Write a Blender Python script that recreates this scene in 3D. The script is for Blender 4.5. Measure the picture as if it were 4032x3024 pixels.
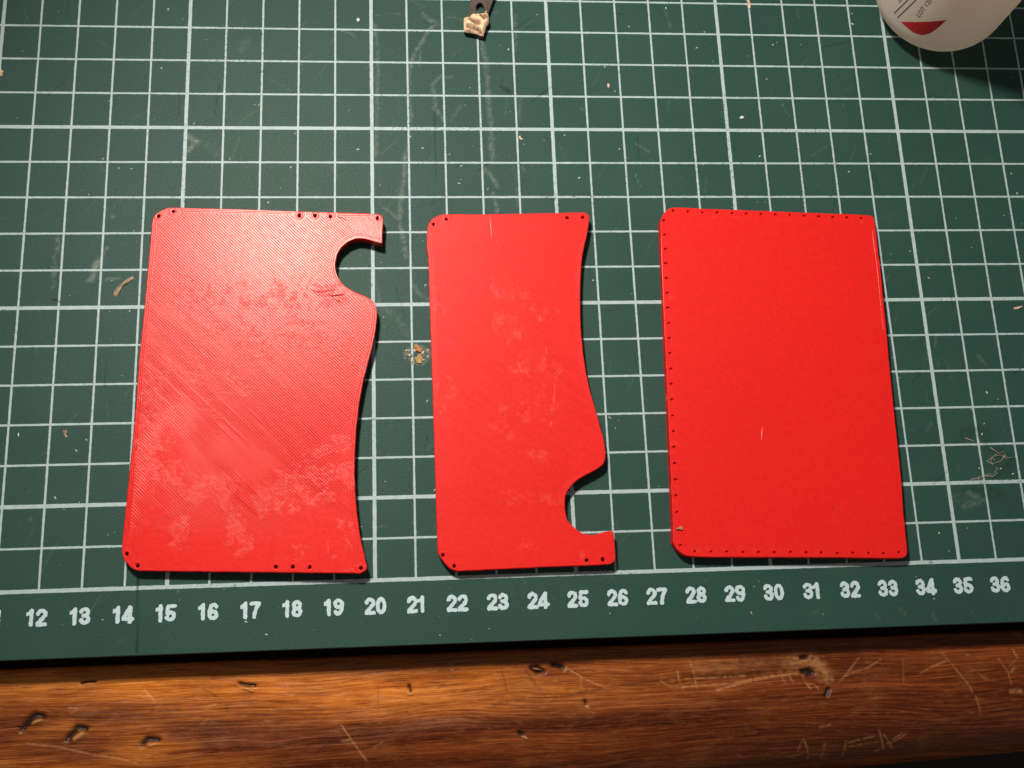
import bpy, bmesh, math, random
import numpy as np
from mathutils import Matrix, Vector, geometry as mgeo

# ------------------------------------------------------------------ scene, camera, light
sc = bpy.context.scene
for o in list(bpy.data.objects):
    bpy.data.objects.remove(o)
CM = 0.01                      # every length below is in centimetres
SY = 1.02247                   # printed cell height / width

# camera solved from the printed grid of the mat (1 cm cells)
F = 4301.8
CAM = np.array([20.98173, -2.32972, 27.40837])
ROT = np.array([[0.99569957, -0.03927231, 0.08390506],
                [-0.01637582, -0.96605027, -0.25783464],
                [0.09118227, 0.25535183, -0.96253895]])
cam = bpy.data.objects.new('camera', bpy.data.cameras.new('camera'))
sc.collection.objects.link(cam)
cam.data.sensor_fit = 'HORIZONTAL'
cam.data.sensor_width = 36.0
cam.data.lens = 36.0 * F / 4032.0
cam.data.clip_start = 0.01
cam.data.clip_end = 20.0
m = Matrix.Identity(4)
for i in range(3):
    m[i][0], m[i][1], m[i][2], m[i][3] = ROT[0][i], -ROT[1][i], -ROT[2][i], CAM[i] * CM
cam.matrix_world = m
sc.camera = cam

world = bpy.data.worlds.new('World')
sc.world = world
world.use_nodes = True
bg = world.node_tree.nodes['Background']
bg.inputs['Color'].default_value = (1.0, 0.87, 0.76, 1)
bg.inputs['Strength'].default_value = 0.135

LAMP = np.array([12.6, 23.6, 34.5])
ld = bpy.data.lights.new('desk_lamp', 'SPOT')
ld.shadow_soft_size = 0.026
ld.spot_size = math.radians(82)
ld.spot_blend = 1.0
ld.energy = 9.5
ld.color = (1.0, 0.875, 0.74)
lamp = bpy.data.objects.new('desk_lamp', ld)
sc.collection.objects.link(lamp)
lamp.location = LAMP * CM
lamp.rotation_euler = (Vector((28, 2, 0)) - Vector(LAMP)).to_track_quat('-Z', 'Y').to_euler()

sc.view_settings.view_transform = 'Standard'
sc.view_settings.look = 'None'
sc.view_settings.exposure = 0.0
sc.view_settings.gamma = 1.0
sc.cycles.max_bounces = 8
sc.cycles.diffuse_bounces = 6

rng = np.random.default_rng(11)
random.seed(5)

# ------------------------------------------------------------------ helpers
def unproj(u, v, z=0.0):
    """photo pixel (4032 x 3024) -> point on the horizontal plane z (cm)"""
    d = np.array([(u - 2016) / F, (v - 1512) / F, 1.0]) @ ROT
    return CAM + (z - CAM[2]) / d[2] * d

K = 1344 / 2212.0
def tl(ox, oy, pts):           # points read in an enlarged tile of the photo -> photo pixels
    return [(ox + u * K, oy + v * K) for u, v in pts]
def zm(ox, oy, s, pts):
    return [(ox + u / s, oy + v / s) for u, v in pts]
def pl(pts, z=0.0):
    return [tuple(unproj(u, v, z)[:2]) for u, v in pts]

def link(o, parent=None):
    sc.collection.objects.link(o)
    if parent is not None:
        o.parent = parent
    return o

def mesh_obj(name, verts, faces, mat, parent=None, loc=(0, 0, 0), smooth=False):
    """verts in cm, relative to loc (cm)"""
    me = bpy.data.meshes.new(name)
    me.from_pydata([(v[0] * CM, v[1] * CM, v[2] * CM) for v in verts], [], faces)
    me.update()
    if smooth:
        me.polygons.foreach_set('use_smooth', [True] * len(me.polygons))
    if mat:
        me.materials.append(mat)
    o = bpy.data.objects.new(name, me)
    o.location = (loc[0] * CM, loc[1] * CM, loc[2] * CM)
    return link(o, parent)

def grid_mesh(name, X, Y, Z, mat, smooth=True):
    ny, nx = Z.shape
    co = np.stack([X, Y, Z], -1).reshape(-1, 3) * CM
    me = bpy.data.meshes.new(name)
    idx = np.arange(nx * ny).reshape(ny, nx)
    q = np.stack([idx[:-1, :-1], idx[:-1, 1:], idx[1:, 1:], idx[1:, :-1]], -1).reshape(-1, 4)
    me.vertices.add(len(co)); me.vertices.foreach_set('co', co.astype(np.float32).ravel())
    me.loops.add(q.size); me.loops.foreach_set('vertex_index', q.astype(np.int32).ravel())
    me.polygons.add(len(q))
    me.polygons.foreach_set('loop_start', np.arange(0, q.size, 4, dtype=np.int32))
    me.update(calc_edges=True)
    me.validate()
    me.polygons.foreach_set('use_smooth', [smooth] * len(me.polygons))
    me.materials.append(mat)
    return me

def attr(me, name, vals):
    a = me.attributes.new(name, 'FLOAT', 'POINT')
    a.data.foreach_set('value', np.asarray(vals, np.float32).ravel())

def tag(o, label=None, cat=None, group=None, kind=None):
    if label: o['label'] = label
    if cat: o['category'] = cat
    if group: o['group'] = group
    if kind: o['kind'] = kind
    return o

def empty(name, loc):
    o = bpy.data.objects.new(name, None)
    o.empty_display_size = 0.005
    o.location = [c * CM for c in loc]
    return link(o)

def vnoise(x, y, seed=0, oct=4, gain=0.5):
    """tileless value noise in numpy"""
    out = np.zeros(np.broadcast(x, y).shape); amp = 1.0; tot = 0
    for k in range(oct):
        r = np.random.default_rng(seed * 97 + k)
        T = r.random((256, 256))
        xi = np.floor(x).astype(int); yi = np.floor(y).astype(int)
        fx = x - xi; fy = y - yi
        fx = fx * fx * (3 - 2 * fx); fy = fy * fy * (3 - 2 * fy)
        a = T[yi & 255, xi & 255]; b = T[yi & 255, (xi + 1) & 255]
        c = T[(yi + 1) & 255, xi & 255]; d = T[(yi + 1) & 255, (xi + 1) & 255]
        out = out + amp * ((a * (1 - fx) + b * fx) * (1 - fy) + (c * (1 - fx) + d * fx) * fy)
        tot += amp; amp *= gain; x = x * 2.03 + 7.1; y = y * 2.03 + 3.7
    return out / tot

def seg_dist(X, Y, pts):
    """distance of every (X, Y) to a polyline, and the position along it 0..1"""
    D = np.full(X.shape, 1e9); Tt = np.zeros(X.shape)
    L = [math.dist(pts[i], pts[i + 1]) for i in range(len(pts) - 1)]
    tot = sum(L) or 1; acc = 0
    for i in range(len(pts) - 1):
        ax, ay = pts[i]; bx, by = pts[i + 1]
        dx, dy = bx - ax, by - ay
        n = dx * dx + dy * dy or 1e-9
        t = np.clip(((X - ax) * dx + (Y - ay) * dy) / n, 0, 1)
        d = np.hypot(X - ax - t * dx, Y - ay - t * dy)
        s = d < D
        D = np.where(s, d, D); Tt = np.where(s, (acc + t * L[i]) / tot, Tt)
        acc += L[i]
    return D, Tt

def paint(A, X, Y, pts, w, val, soft=0.6, mode='max', rough=0.0, taper=False, seed=0, an=(1.0, 1.0)):
    """brush a stroke (cm) into the array A over the grid X, Y"""
    P = np.array(pts); pad = w * 3 + 0.05
    x0, y0 = P.min(0) - pad; x1, y1 = P.max(0) + pad
    cx = np.where((X[0] >= x0) & (X[0] <= x1))[0]; cy = np.where((Y[:, 0] >= y0) & (Y[:, 0] <= y1))[0]
    if not len(cx) or not len(cy): return
    s = np.s_[cy[0]:cy[-1] + 1, cx[0]:cx[-1] + 1]
    x, y = X[s], Y[s]
    if len(pts) == 1: pts = [pts[0], (pts[0][0] + 1e-4, pts[0][1])]
    d, t = seg_dist(x, y, pts)
    ww = w * (np.sin(np.clip(t, 0.03, 0.97) * math.pi) ** 0.5 if taper else 1.0)
    if rough: d = d + (vnoise(x * 9, y * 9, seed + 3, 3) - 0.5) * rough * w * 2
    k = np.clip((ww - d) / (np.maximum(ww, 1e-6) * soft) + 0.0, 0, 1) * val
    if rough: k = k * np.clip(vnoise(x * 14 * an[0], y * 14 * an[1], seed + 9, 3) * 2.6 - 0.5, 0, 1)
    A[s] = np.maximum(A[s], k) if mode == 'max' else A[s] + k

# ---- shader building
class NT:
    def __init__(s, name):
        s.mat = bpy.data.materials.new(name); s.mat.use_nodes = True
        s.t = s.mat.node_tree; s.n = s.t.nodes; s.l = s.t.links
        s.bsdf = s.n['Principled BSDF']
    def put(s, sock, v):
        if hasattr(v, 'is_output') or isinstance(v, bpy.types.NodeSocket): s.l.new(v, sock)
        elif v is not None:
            if sock.type == 'RGBA' and len(v) == 3: v = (*v, 1)
            sock.default_value = v
    def math(s, op, a, b=None, c=None, clamp=False):
        n = s.n.new('ShaderNodeMath'); n.operation = op; n.use_clamp = clamp
        for i, v in enumerate((a, b, c)):
            if v is not None: s.put(n.inputs[i], v)
        return n.outputs[0]
    def attr(s, name):
        n = s.n.new('ShaderNodeAttribute'); n.attribute_name = name
        return n.outputs['Fac']
    def obj(s):
        return s.n.new('ShaderNodeTexCoord').outputs['Object']
    def scale(s, vec, sc3, loc=(0, 0, 0), rot=(0, 0, 0)):
        n = s.n.new('ShaderNodeMapping'); s.put(n.inputs['Vector'], vec)
        n.inputs['Scale'].default_value = sc3; n.inputs['Location'].default_value = loc
        n.inputs['Rotation'].default_value = rot
        return n.outputs[0]
    def sep(s, vec):
        n = s.n.new('ShaderNodeSeparateXYZ'); s.put(n.inputs[0], vec); return n.outputs
    def noise(s, vec, scale, detail=3, rough=0.5, dist=0.0):
        n = s.n.new('ShaderNodeTexNoise'); s.put(n.inputs['Vector'], vec)
        n.inputs['Scale'].default_value = scale; n.inputs['Detail'].default_value = detail
        n.inputs['Roughness'].default_value = rough; n.inputs['Distortion'].default_value = dist
        return n.outputs['Fac']
    def ramp(s, fac, stops, mode='LINEAR'):
        n = s.n.new('ShaderNodeValToRGB'); s.put(n.inputs[0], fac)
        n.color_ramp.interpolation = mode
        e = n.color_ramp.elements
        while len(e) < len(stops): e.new(0.5)
        for k, (p, c) in enumerate(stops):
            e[k].position = p
            e[k].color = (c, c, c, 1) if not hasattr(c, '__len__') else (*c, 1)
        return n.outputs[0]
    def mix(s, fac, a, b, mode='MIX'):
        n = s.n.new('ShaderNodeMix'); n.data_type = 'RGBA'; n.blend_type = mode
        s.put(n.inputs[0], fac); s.put(n.inputs[6], a); s.put(n.inputs[7], b)
        return n.outputs[2]
    def maprange(s, v, a, b, c=0.0, d=1.0):
        n = s.n.new('ShaderNodeMapRange'); s.put(n.inputs[0], v)
        for i, k in enumerate((a, b, c, d)): s.put(n.inputs[1 + i], k)
        return n.outputs[0]
    def bump(s, h, strength, dist, prev=None):
        n = s.n.new('ShaderNodeBump'); s.put(n.inputs['Height'], h)
        n.inputs['Strength'].default_value = strength; n.inputs['Distance'].default_value = dist
        if prev is not None: s.l.new(prev, n.inputs['Normal'])
        return n.outputs[0]
    def set(s, **kw):
        for k, v in kw.items():
            s.put(s.bsdf.inputs[k.replace('_', ' ')], v)
        return s.mat

def plain(name, col, rough=0.6, spec=0.4, var=0.15, scale=300.0, bump=0.2, bd=0.0002):
    t = NT(name); v = t.obj()
    n = t.noise(v, scale, 4, 0.6)
    dark = tuple(c * (1 - var) for c in col); lite = tuple(min(1, c * (1 + var)) for c in col)
    c = t.mix(t.maprange(n, 0.3, 0.7), dark, lite)
    return t.set(Base_Color=c, Roughness=rough, Specular_IOR_Level=spec, Normal=t.bump(n, bump, bd))

# ------------------------------------------------------------------ workbench (surface under the mat)
ZB = -0.80                     # level of the front plank below the mat's face
BX0, BX1 = 3.0, 46.0

def wood_material():
    t = NT('varnished_wood'); v = t.obj()
    warp = t.noise(t.scale(v, (14, 60, 14)), 1.0, 2, 0.5)
    n = t.n.new('ShaderNodeVectorMath'); n.operation = 'ADD'
    comb = t.n.new('ShaderNodeCombineXYZ')
    t.put(comb.inputs[1], t.math('MULTIPLY', t.math('SUBTRACT', warp, 0.5), 0.008))
    t.put(n.inputs[0], v); t.put(n.inputs[1], comb.outputs[0])
    w = n.outputs[0]
    broad = t.noise(t.scale(w, (9, 130, 1)), 1.0, 3, 0.55)
    fine = t.noise(t.scale(w, (22, 1500, 1)), 1.0, 6, 0.72)
    fib = t.noise(t.scale(w, (120, 3600, 1), (2, 7, 0)), 1.0, 4, 0.7)
    pores = t.noise(t.scale(w, (110, 3000, 1)), 1.0, 3, 0.6)
    honey = t.attr('honey'); pale = t.attr('pale'); dark = t.attr('dark')
    tone = t.math('ADD', t.math('MULTIPLY', broad, 0.30), t.math('ADD', t.math('MULTIPLY', fine, 0.38), t.math('MULTIPLY', fib, 0.32)))
    base = t.ramp(tone, [(0.40, (0.030, 0.0055, 0.0013)), (0.465, (0.088, 0.0165, 0.0035)),
                         (0.53, (0.170, 0.037, 0.007)), (0.60, (0.31, 0.082, 0.016))])
    hon = t.ramp(tone, [(0.40, (0.22, 0.042, 0.005)), (0.48, (0.52, 0.135, 0.013)), (0.54, (0.72, 0.235, 0.025)), (0.61, (0.92, 0.40, 0.075))])
    c = t.mix(honey, base, hon)
    c = t.mix(t.math('MULTIPLY', t.maprange(pores, 0.57, 0.66), 0.55), c, (0.045, 0.011, 0.004))
    fleck = t.noise(t.scale(w, (260, 1500, 1), (5, 3, 0)), 1.0, 4, 0.7)
    c = t.mix(t.math('MULTIPLY', t.maprange(fleck, 0.54, 0.68), 0.35), c, t.mix(honey, (0.34, 0.125, 0.035), (0.95, 0.46, 0.11)))
    blot = t.noise(t.scale(v, (90, 160, 1)), 1.0, 4, 0.7)
    c = t.mix(t.math('MULTIPLY', t.maprange(blot, 0.52, 0.72), 0.22), c, (0.36, 0.15, 0.055))
    c = t.mix(t.math('MULTIPLY', pale, 0.62), c, (0.66, 0.33, 0.13))
    c = t.mix(dark, c, (0.012, 0.010, 0.010))
    r = t.math('ADD', t.maprange(fine, 0.4, 0.6, 0.28, 0.48), t.math('MULTIPLY', pale, 0.2))
    b1 = t.bump(fine, 0.55, 0.00022)
    b2 = t.bump(pores, 0.3, 0.00008, b1)
    return t.set(Base_Color=c, Roughness=r, Specular_IOR_Level=0.28, Normal=b2)

M_WOOD = wood_material()

def build_bench():
    xs = np.concatenate([np.arange(BX0, 10.2, 0.12), np.arange(10.2, 38.0, 0.034), np.arange(38.0, BX1, 0.12)])
    ys = np.concatenate([np.arange(-1.765, -5.1, -0.026), np.linspace(-5.1, -6.9, 36)])
    X, Y = np.meshgrid(xs, ys)
    edge = -5.35 + 0.042 * (X - 28.0)                     # where the plank's front face is vertical
    Rr = 2.1
    s = np.clip((edge + Rr - Y) / Rr, 0, 1)               # 0 flat, 1 at the front
    Z = ZB - Rr * (1 - np.sqrt(np.clip(1 - s * s, 0, 1)))
    over = np.clip(edge - Y, 0, None)
    Z = Z - over * 6.0
    Y2 = np.where(over > 0, edge - over * 0.02, Y)
    Z -= np.clip(-1.80 - Y, -1, 0.0) * 0 + np.where(Y > -1.80, (Y + 1.80) * 0.9, 0)   # eased back edge
    Z += (vnoise(X * 0.5, Y * 1.6, 3, 3) - 0.5) * 0.05
    Z += (vnoise(X * 2.0, Y * 7.0, 4, 3) - 0.5) * 0.012
    pale = np.zeros_like(Z); dark = np.zeros_like(Z); dep = np.zeros_like(Z); glue = np.zeros_like(Z)
    P = lambda pts: pl(pts, ZB)
    # worn honey tone along the mat, with varnish sheen and rightward lamp falloff painted in
    h1 = np.clip(1.25 - np.abs(Y + 2.35 - 0.35 * np.sin(X * 0.21)) / 0.75, 0, 1)
    h1 *= np.clip((29.5 - X) / 9.0, 0, 1) * np.clip((X - 5) / 7.0, 0.55, 1)
    h1 *= 0.55 + 0.9 * (vnoise(X * 0.7, Y * 3.2, 8, 3) - 0.25)
    h2 = np.clip((18.5 - X) / 9.0, 0, 1) * np.clip(vnoise(X * 0.55, Y * 2.6, 12, 3) * 2.6 - 0.95, 0, 1) * 0.75
    honey = np.clip(np.maximum(h1, h2), 0, 1)
    # bare worn patch beside the right-hand dent
    worn = P(zm(2900, 2400, 1.954, [(430, 400), (560, 390), (640, 430), (690, 520)]))
    paint(pale, X, Y, worn, 0.24, 0.62, 0.9, rough=0.5, seed=2, an=(0.4, 1.2))
    worn = P(zm(2900, 2400, 1.954, [(-150, 620), (60, 560), (260, 520), (470, 488)]))
    paint(pale, X, Y, worn, 0.035, 0.75, 0.8, rough=0.3, seed=3)
    worn = P(zm(2900, 2400, 1.954, [(-300, 430), (0, 440), (250, 430), (420, 410)]))
    paint(pale, X, Y, worn, 0.26, 0.34, 1.0, rough=0.7, seed=4, an=(0.18, 1.1))
    # dents: stain, depth, pale lump left inside
    dents = [
        (zm(0, 2480, 3.05, [(270, 1190), (370, 1070), (420, 1020), (510, 1040)]), 0.075, zm(0, 2480, 3.05, [(400, 1120), (490, 1080)]), 0.055),
        (zm(0, 2480, 3.05, [(820, 1300), (900, 1210), (930, 1170), (1030, 1190)]), 0.075, zm(0, 2480, 3.05, [(900, 1310), (990, 1250)]), 0.085),
        (zm(0, 2480, 3.05, [(1720, 1370), (1770, 1310), (1900, 1320)]), 0.07, zm(0, 2480, 3.05, [(1800, 1390), (1880, 1370)]), 0.05),
        (zm(1900, 2480, 3.05, [(580, 450), (660, 440), (740, 500), (650, 510), (590, 470)]), 0.045, zm(1900, 2480, 3.05, [(620, 465), (700, 480)]), 0.022),
        (zm(1900, 2480, 3.05, [(850, 425), (900, 435), (960, 450)]), 0.075, None, 0),
        (zm(1900, 2480, 3.05, [(450, 1240), (490, 1260)]), 0.055, zm(1900, 2480, 3.05, [(490, 1280), (540, 1310)]), 0.035),
        (zm(1900, 2480, 3.05, [(1230, 850), (1245, 890)]), 0.04, zm(1900, 2480, 3.05, [(1250, 910), (1275, 950)]), 0.035),
        (zm(2900, 2400, 1.954, [(510, 480), (560, 470), (590, 485), (550, 500)]), 0.06, None, 0),
        (zm(2900, 2400, 1.954, [(500, 372), (545, 365)]), 0.05, None, 0),
        (zm(2900, 2400, 1.954, [(690, 660), (710, 610)]), 0.05, None, 0),
        (tl(0, 2016, [(1555, 1110), (1590, 1120), (1650, 1125)]), 0.045, tl(0, 2016, [(1580, 1140), (1640, 1160)]), 0.035),
        (tl(1344, 2016, [(440, 1125), (450, 1160)]), 0.04, tl(1344, 2016, [(435, 1180), (460, 1180)]), 0.03),
        (zm(0, 2480, 3.05, [(980, 640), (1060, 620), (1140, 620)]), 0.03, None, 0),
    ]
    for i, (a, w, b, wb) in enumerate(dents):
        a = P(a)
        paint(dep, X, Y, a, w * 1.5, 1.0, 1.0)
        paint(dark, X, Y, a, w * 1.05, 0.96, 0.55, rough=0.0, taper=False)
        paint(dark, X, Y, a, w * 1.9, 0.45, 1.0, rough=0.8, seed=i)
        if b is not None:
            b = P(b)
            paint(glue, X, Y, b, wb, 1.0, 0.7)
    dark *= (1 - glue); pale = np.maximum(pale, glue * 0.8)
    # pencil / cut marks, dark
    for pts, w, v in [
        (zm(1900, 2480, 3.05, [(225, 480), (260, 590), (290, 740)]), 0.035, 0.55),
        (zm(1900, 2480, 3.05, [(510, 480), (590, 590), (710, 745)]), 0.045, 0.6),
        (tl(0, 2016, [(1310, 1145), (1390, 1185), (1430, 1215)]), 0.022, 0.6),
        (tl(0, 2016, [(1465, 1250), (1480, 1300)]), 0.04, 0.5),
        (tl(0, 2016, [(1510, 1490), (1570, 1560), (1610, 1620)]), 0.03, 0.55),
        (tl(0, 2016, [(2210, 1460), (2120, 1500), (2050, 1570)]), 0.045, 0.55),
        (tl(0, 2016, [(1795, 1370), (1800, 1440)]), 0.06, 0.35),
        (zm(0, 2480, 3.05, [(1800, 1540), (1850, 1500), (1960, 1510)]), 0.02, 0.5),
        (tl(0, 2016, [(1210, 1190), (1430, 1195)]), 0.015, 0.6),
        (tl(1344, 2016, [(240, 1130), (243, 1320)]), 0.02, 0.5),
        (zm(1900, 2480, 3.05, [(140, 900), (420, 830), (900, 800), (1500, 700), (2100, 580)]), 0.11, 0.32),
        (tl(1344, 2016, [(300, 1300), (420, 1290), (450, 1320)]), 0.05, 0.4),
        (zm(2900, 2400, 1.954, [(680, 330), (700, 430), (720, 560)]), 0.035, 0.5),
    ]:
        paint(dark, X, Y, P(pts), w, v, 0.9, rough=0.5, seed=int(pts[0][0]))
    # pale scratches
    for pts, w, v in [
        (zm(1900, 2480, 3.05, [(980, 430), (1080, 500), (1280, 610)]), 0.024, 0.95),
        (zm(1900, 2480, 3.05, [(1280, 610), (1480, 690)]), 0.012, 0.6),
        (zm(1900, 2480, 3.05, [(1172, 560), (1180, 690)]), 0.013, 0.6),
        (zm(0, 2480, 3.05, [(1745, 715), (1790, 770), (1865, 850)]), 0.02, 0.7),
        (zm(0, 2480, 3.05, [(330, 1360), (700, 1400), (1100, 1490), (1400, 1530), (1640, 1590)]), 0.02, 0.6),
        (zm(0, 2480, 3.05, [(840, 920), (920, 940), (860, 980)]), 0.05, 0.5),
        (tl(1344, 2016, [(0, 1380), (70, 1480), (160, 1610)]), 0.016, 0.75),
        (tl(1344, 2016, [(0, 1480), (70, 1470)]), 0.012, 0.5),
        (tl(1344, 2016, [(2175, 1030), (2190, 1100), (2212, 1150)]), 0.018, 0.7),
        (tl(1344, 2016, [(2060, 1090), (2130, 1130), (2212, 1120)]), 0.016, 0.6),
        (tl(1344, 2016, [(710, 985), (715, 1020)]), 0.03, 0.7),
        (tl(2688, 2016, [(40, 960), (75, 1060), (90, 1150)]), 0.018, 0.7),
        (tl(2688, 2016, [(0, 1080), (170, 1075), (400, 1060)]), 0.018, 0.75),
        (tl(2688, 2016, [(0, 1130), (300, 1110), (560, 1060), (770, 1040)]), 0.022, 0.7),
        (zm(2900, 2400, 1.954, [(500, 500), (530, 560), (570, 610)]), 0.018, 0.8),
        (zm(2900, 2400, 1.954, [(400, 500), (430, 555)]), 0.014, 0.6),
        (zm(2900, 2400, 1.954, [(540, 570), (600, 575), (630, 610)]), 0.02, 0.7),
        (zm(2900, 2400, 1.954, [(340, 500), (370, 560)]), 0.014, 0.5),
        (zm(2900, 2400, 1.954, [(780, 560), (850, 490), (940, 370)]), 0.02, 0.55),
        (zm(2900, 2400, 1.954, [(820, 520), (900, 480), (1020, 440), (1110, 380)]), 0.022, 0.5),
        (zm(2900, 2400, 1.954, [(1410, 495), (1500, 440), (1610, 395)]), 0.026, 0.65),
        (zm(2900, 2400, 1.954, [(1580, 330), (1690, 460), (1790, 580), (1820, 640)]), 0.024, 0.55),
        (zm(2900, 2400, 1.954, [(1850, 670), (1880, 740), (1910, 810)]), 0.036, 0.6),
        (zm(2900, 2400, 1.954, [(2010, 370), (2090, 480), (2115, 570)]), 0.022, 0.5),
        (zm(2900, 2400, 1.954, [(2110, 480), (2140, 445)]), 0.035, 0.7),
        (zm(2900, 2400, 1.954, [(2120, 630), (2190, 625)]), 0.075, 0.7),
        (zm(2900, 2400, 1.954, [(2125, 300), (2140, 340), (2165, 370)]), 0.02, 0.7),
        (zm(2900, 2400, 1.954, [(1800, 450), (1930, 530)]), 0.018, 0.4),
        (zm(2900, 2400, 1.954, [(1280, 380), (1285, 560)]), 0.025, 0.28),
        (zm(2900, 2400, 1.954, [(660, 905), (735, 885)]), 0.05, 0.5),
        (zm(2900, 2400, 1.954, [(1765, 345), (1785, 348)]), 0.025, 0.95),
        # letters scratched into the wood
        (zm(2900, 2400, 1.954, [(508, 1155), (545, 995)]), 0.026, 0.9),
        (zm(2900, 2400, 1.954, [(550, 1000), (600, 1080), (635, 1165)]), 0.026, 0.9),
        (zm(2900, 2400, 1.954, [(640, 1125), (770, 1122)]), 0.013, 0.6),
        (zm(2900, 2400, 1.954, [(440, 1145), (580, 1110)]), 0.012, 0.4),
        (zm(2900, 2400, 1.954, [(728, 1040), (735, 1155)]), 0.026, 0.9),
        (zm(2900, 2400, 1.954, [(893, 1010), (905, 1135)]), 0.03, 0.9),
        (zm(2900, 2400, 1.954, [(920, 1030), (1020, 1000), (1110, 980)]), 0.016, 0.7),
        (zm(2900, 2400, 1.954, [(930, 1065), (1040, 1040), (1150, 1022)]), 0.016, 0.7),
        (zm(2900, 2400, 1.954, [(1125, 915), (1170, 1000), (1215, 1080)]), 0.032, 0.95),
        (zm(2900, 2400, 1.954, [(1180, 965), (1240, 1030), (1290, 1080)]), 0.026, 0.85),
        (zm(2900, 2400, 1.954, [(1225, 1040), (1270, 1000), (1320, 955)]), 0.022, 0.85),
        (zm(2900, 2400, 1.954, [(1260, 1035), (1310, 1000), (1350, 962)]), 0.02, 0.8),
        (zm(2900, 2400, 1.954, [(1140, 1105), (1200, 1080)]), 0.02, 0.6),
    ]:
        q = P(pts)
        paint(pale, X, Y, q, max(w * 1.15, 0.032), v, 1.0, rough=0.12, seed=int(pts[0][1]))
        paint(dep, X, Y, q, max(w, 0.03), 0.18, 1.0)
    # many small nicks along the grain
    r = np.random.default_rng(4)
    for i in range(75):
        x = r.uniform(BX0 + 6, BX1 - 8); y = r.uniform(-5.0, -2.0); L = r.uniform(0.03, 0.22)
        a = r.normal(0.05, 0.35)
        (paint(pale, X, Y, [(x, y), (x + L, y + L * a)], 0.028, r.uniform(0.12, 0.4), 1.0) if r.random() < 0.5
         else paint(dark, X, Y, [(x, y), (x + L, y + L * a)], 0.028, r.uniform(0.2, 0.6), 1.0))
    Z = Z - dep * 0.09 + glue * 0.05
    me = grid_mesh('front_plank', X, Y2, Z, M_WOOD)
    attr(me, 'pale', np.clip(pale, 0, 1)); attr(me, 'dark', np.clip(dark, 0, 1)); attr(me, 'honey', honey)
    return me

bench = empty('workbench', (24, 10, -4))
tag(bench, kind='structure')
me = build_bench()
plank = bpy.data.objects.new('front_plank', me)
link(plank); plank.parent = bench
plank.location = (-24 * CM, -10 * CM, 4 * CM)
# board the mat lies on
t = NT('dark_board'); v = t.obj()
nn = t.noise(t.scale(v, (8, 120, 1)), 1, 4, 0.6)
t.set(Base_Color=t.ramp(nn, [(0.3, (0.03, 0.01, 0.005)), (0.7, (0.09, 0.03, 0.012))]), Roughness=0.6)
def box(x0, x1, y0, y1, z0, z1):
    v = [(x, y, z) for z in (z0, z1) for x, y in ((x0, y0), (x1, y0), (x1, y1), (x0, y1))]
    return v, [(3, 2, 1, 0), (4, 5, 6, 7), (0, 1, 5, 4), (1, 2, 6, 5), (2, 3, 7, 6), (3, 0, 4, 7)]
v, f = box(-6 - 24, 54 - 24, -1.45 - 10, 36 - 10, -2.2 + 4, -0.305 + 4)
mesh_obj('board', v, f, t.mat, bench)
v, f = box(-6 - 24, 54 - 24, -2.4 - 10, -1.2 - 10, -3.4 + 4, -2.3 + 4)
mesh_obj('gap_block', v, f, t.mat, bench)  # unseen dark block added under the gap to keep it black
t = NT('dark_floor'); nf = t.noise(t.obj(), 12, 3)
t.set(Base_Color=t.mix(nf, (0.010, 0.008, 0.007), (0.016, 0.013, 0.011)), Roughness=0.9)
v, f = box(-150, 200, -150, 200, -1, 0)
fl = mesh_obj('floor', v, f, t.mat, None, (0, 0, -75))
tag(fl, kind='structure')

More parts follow.
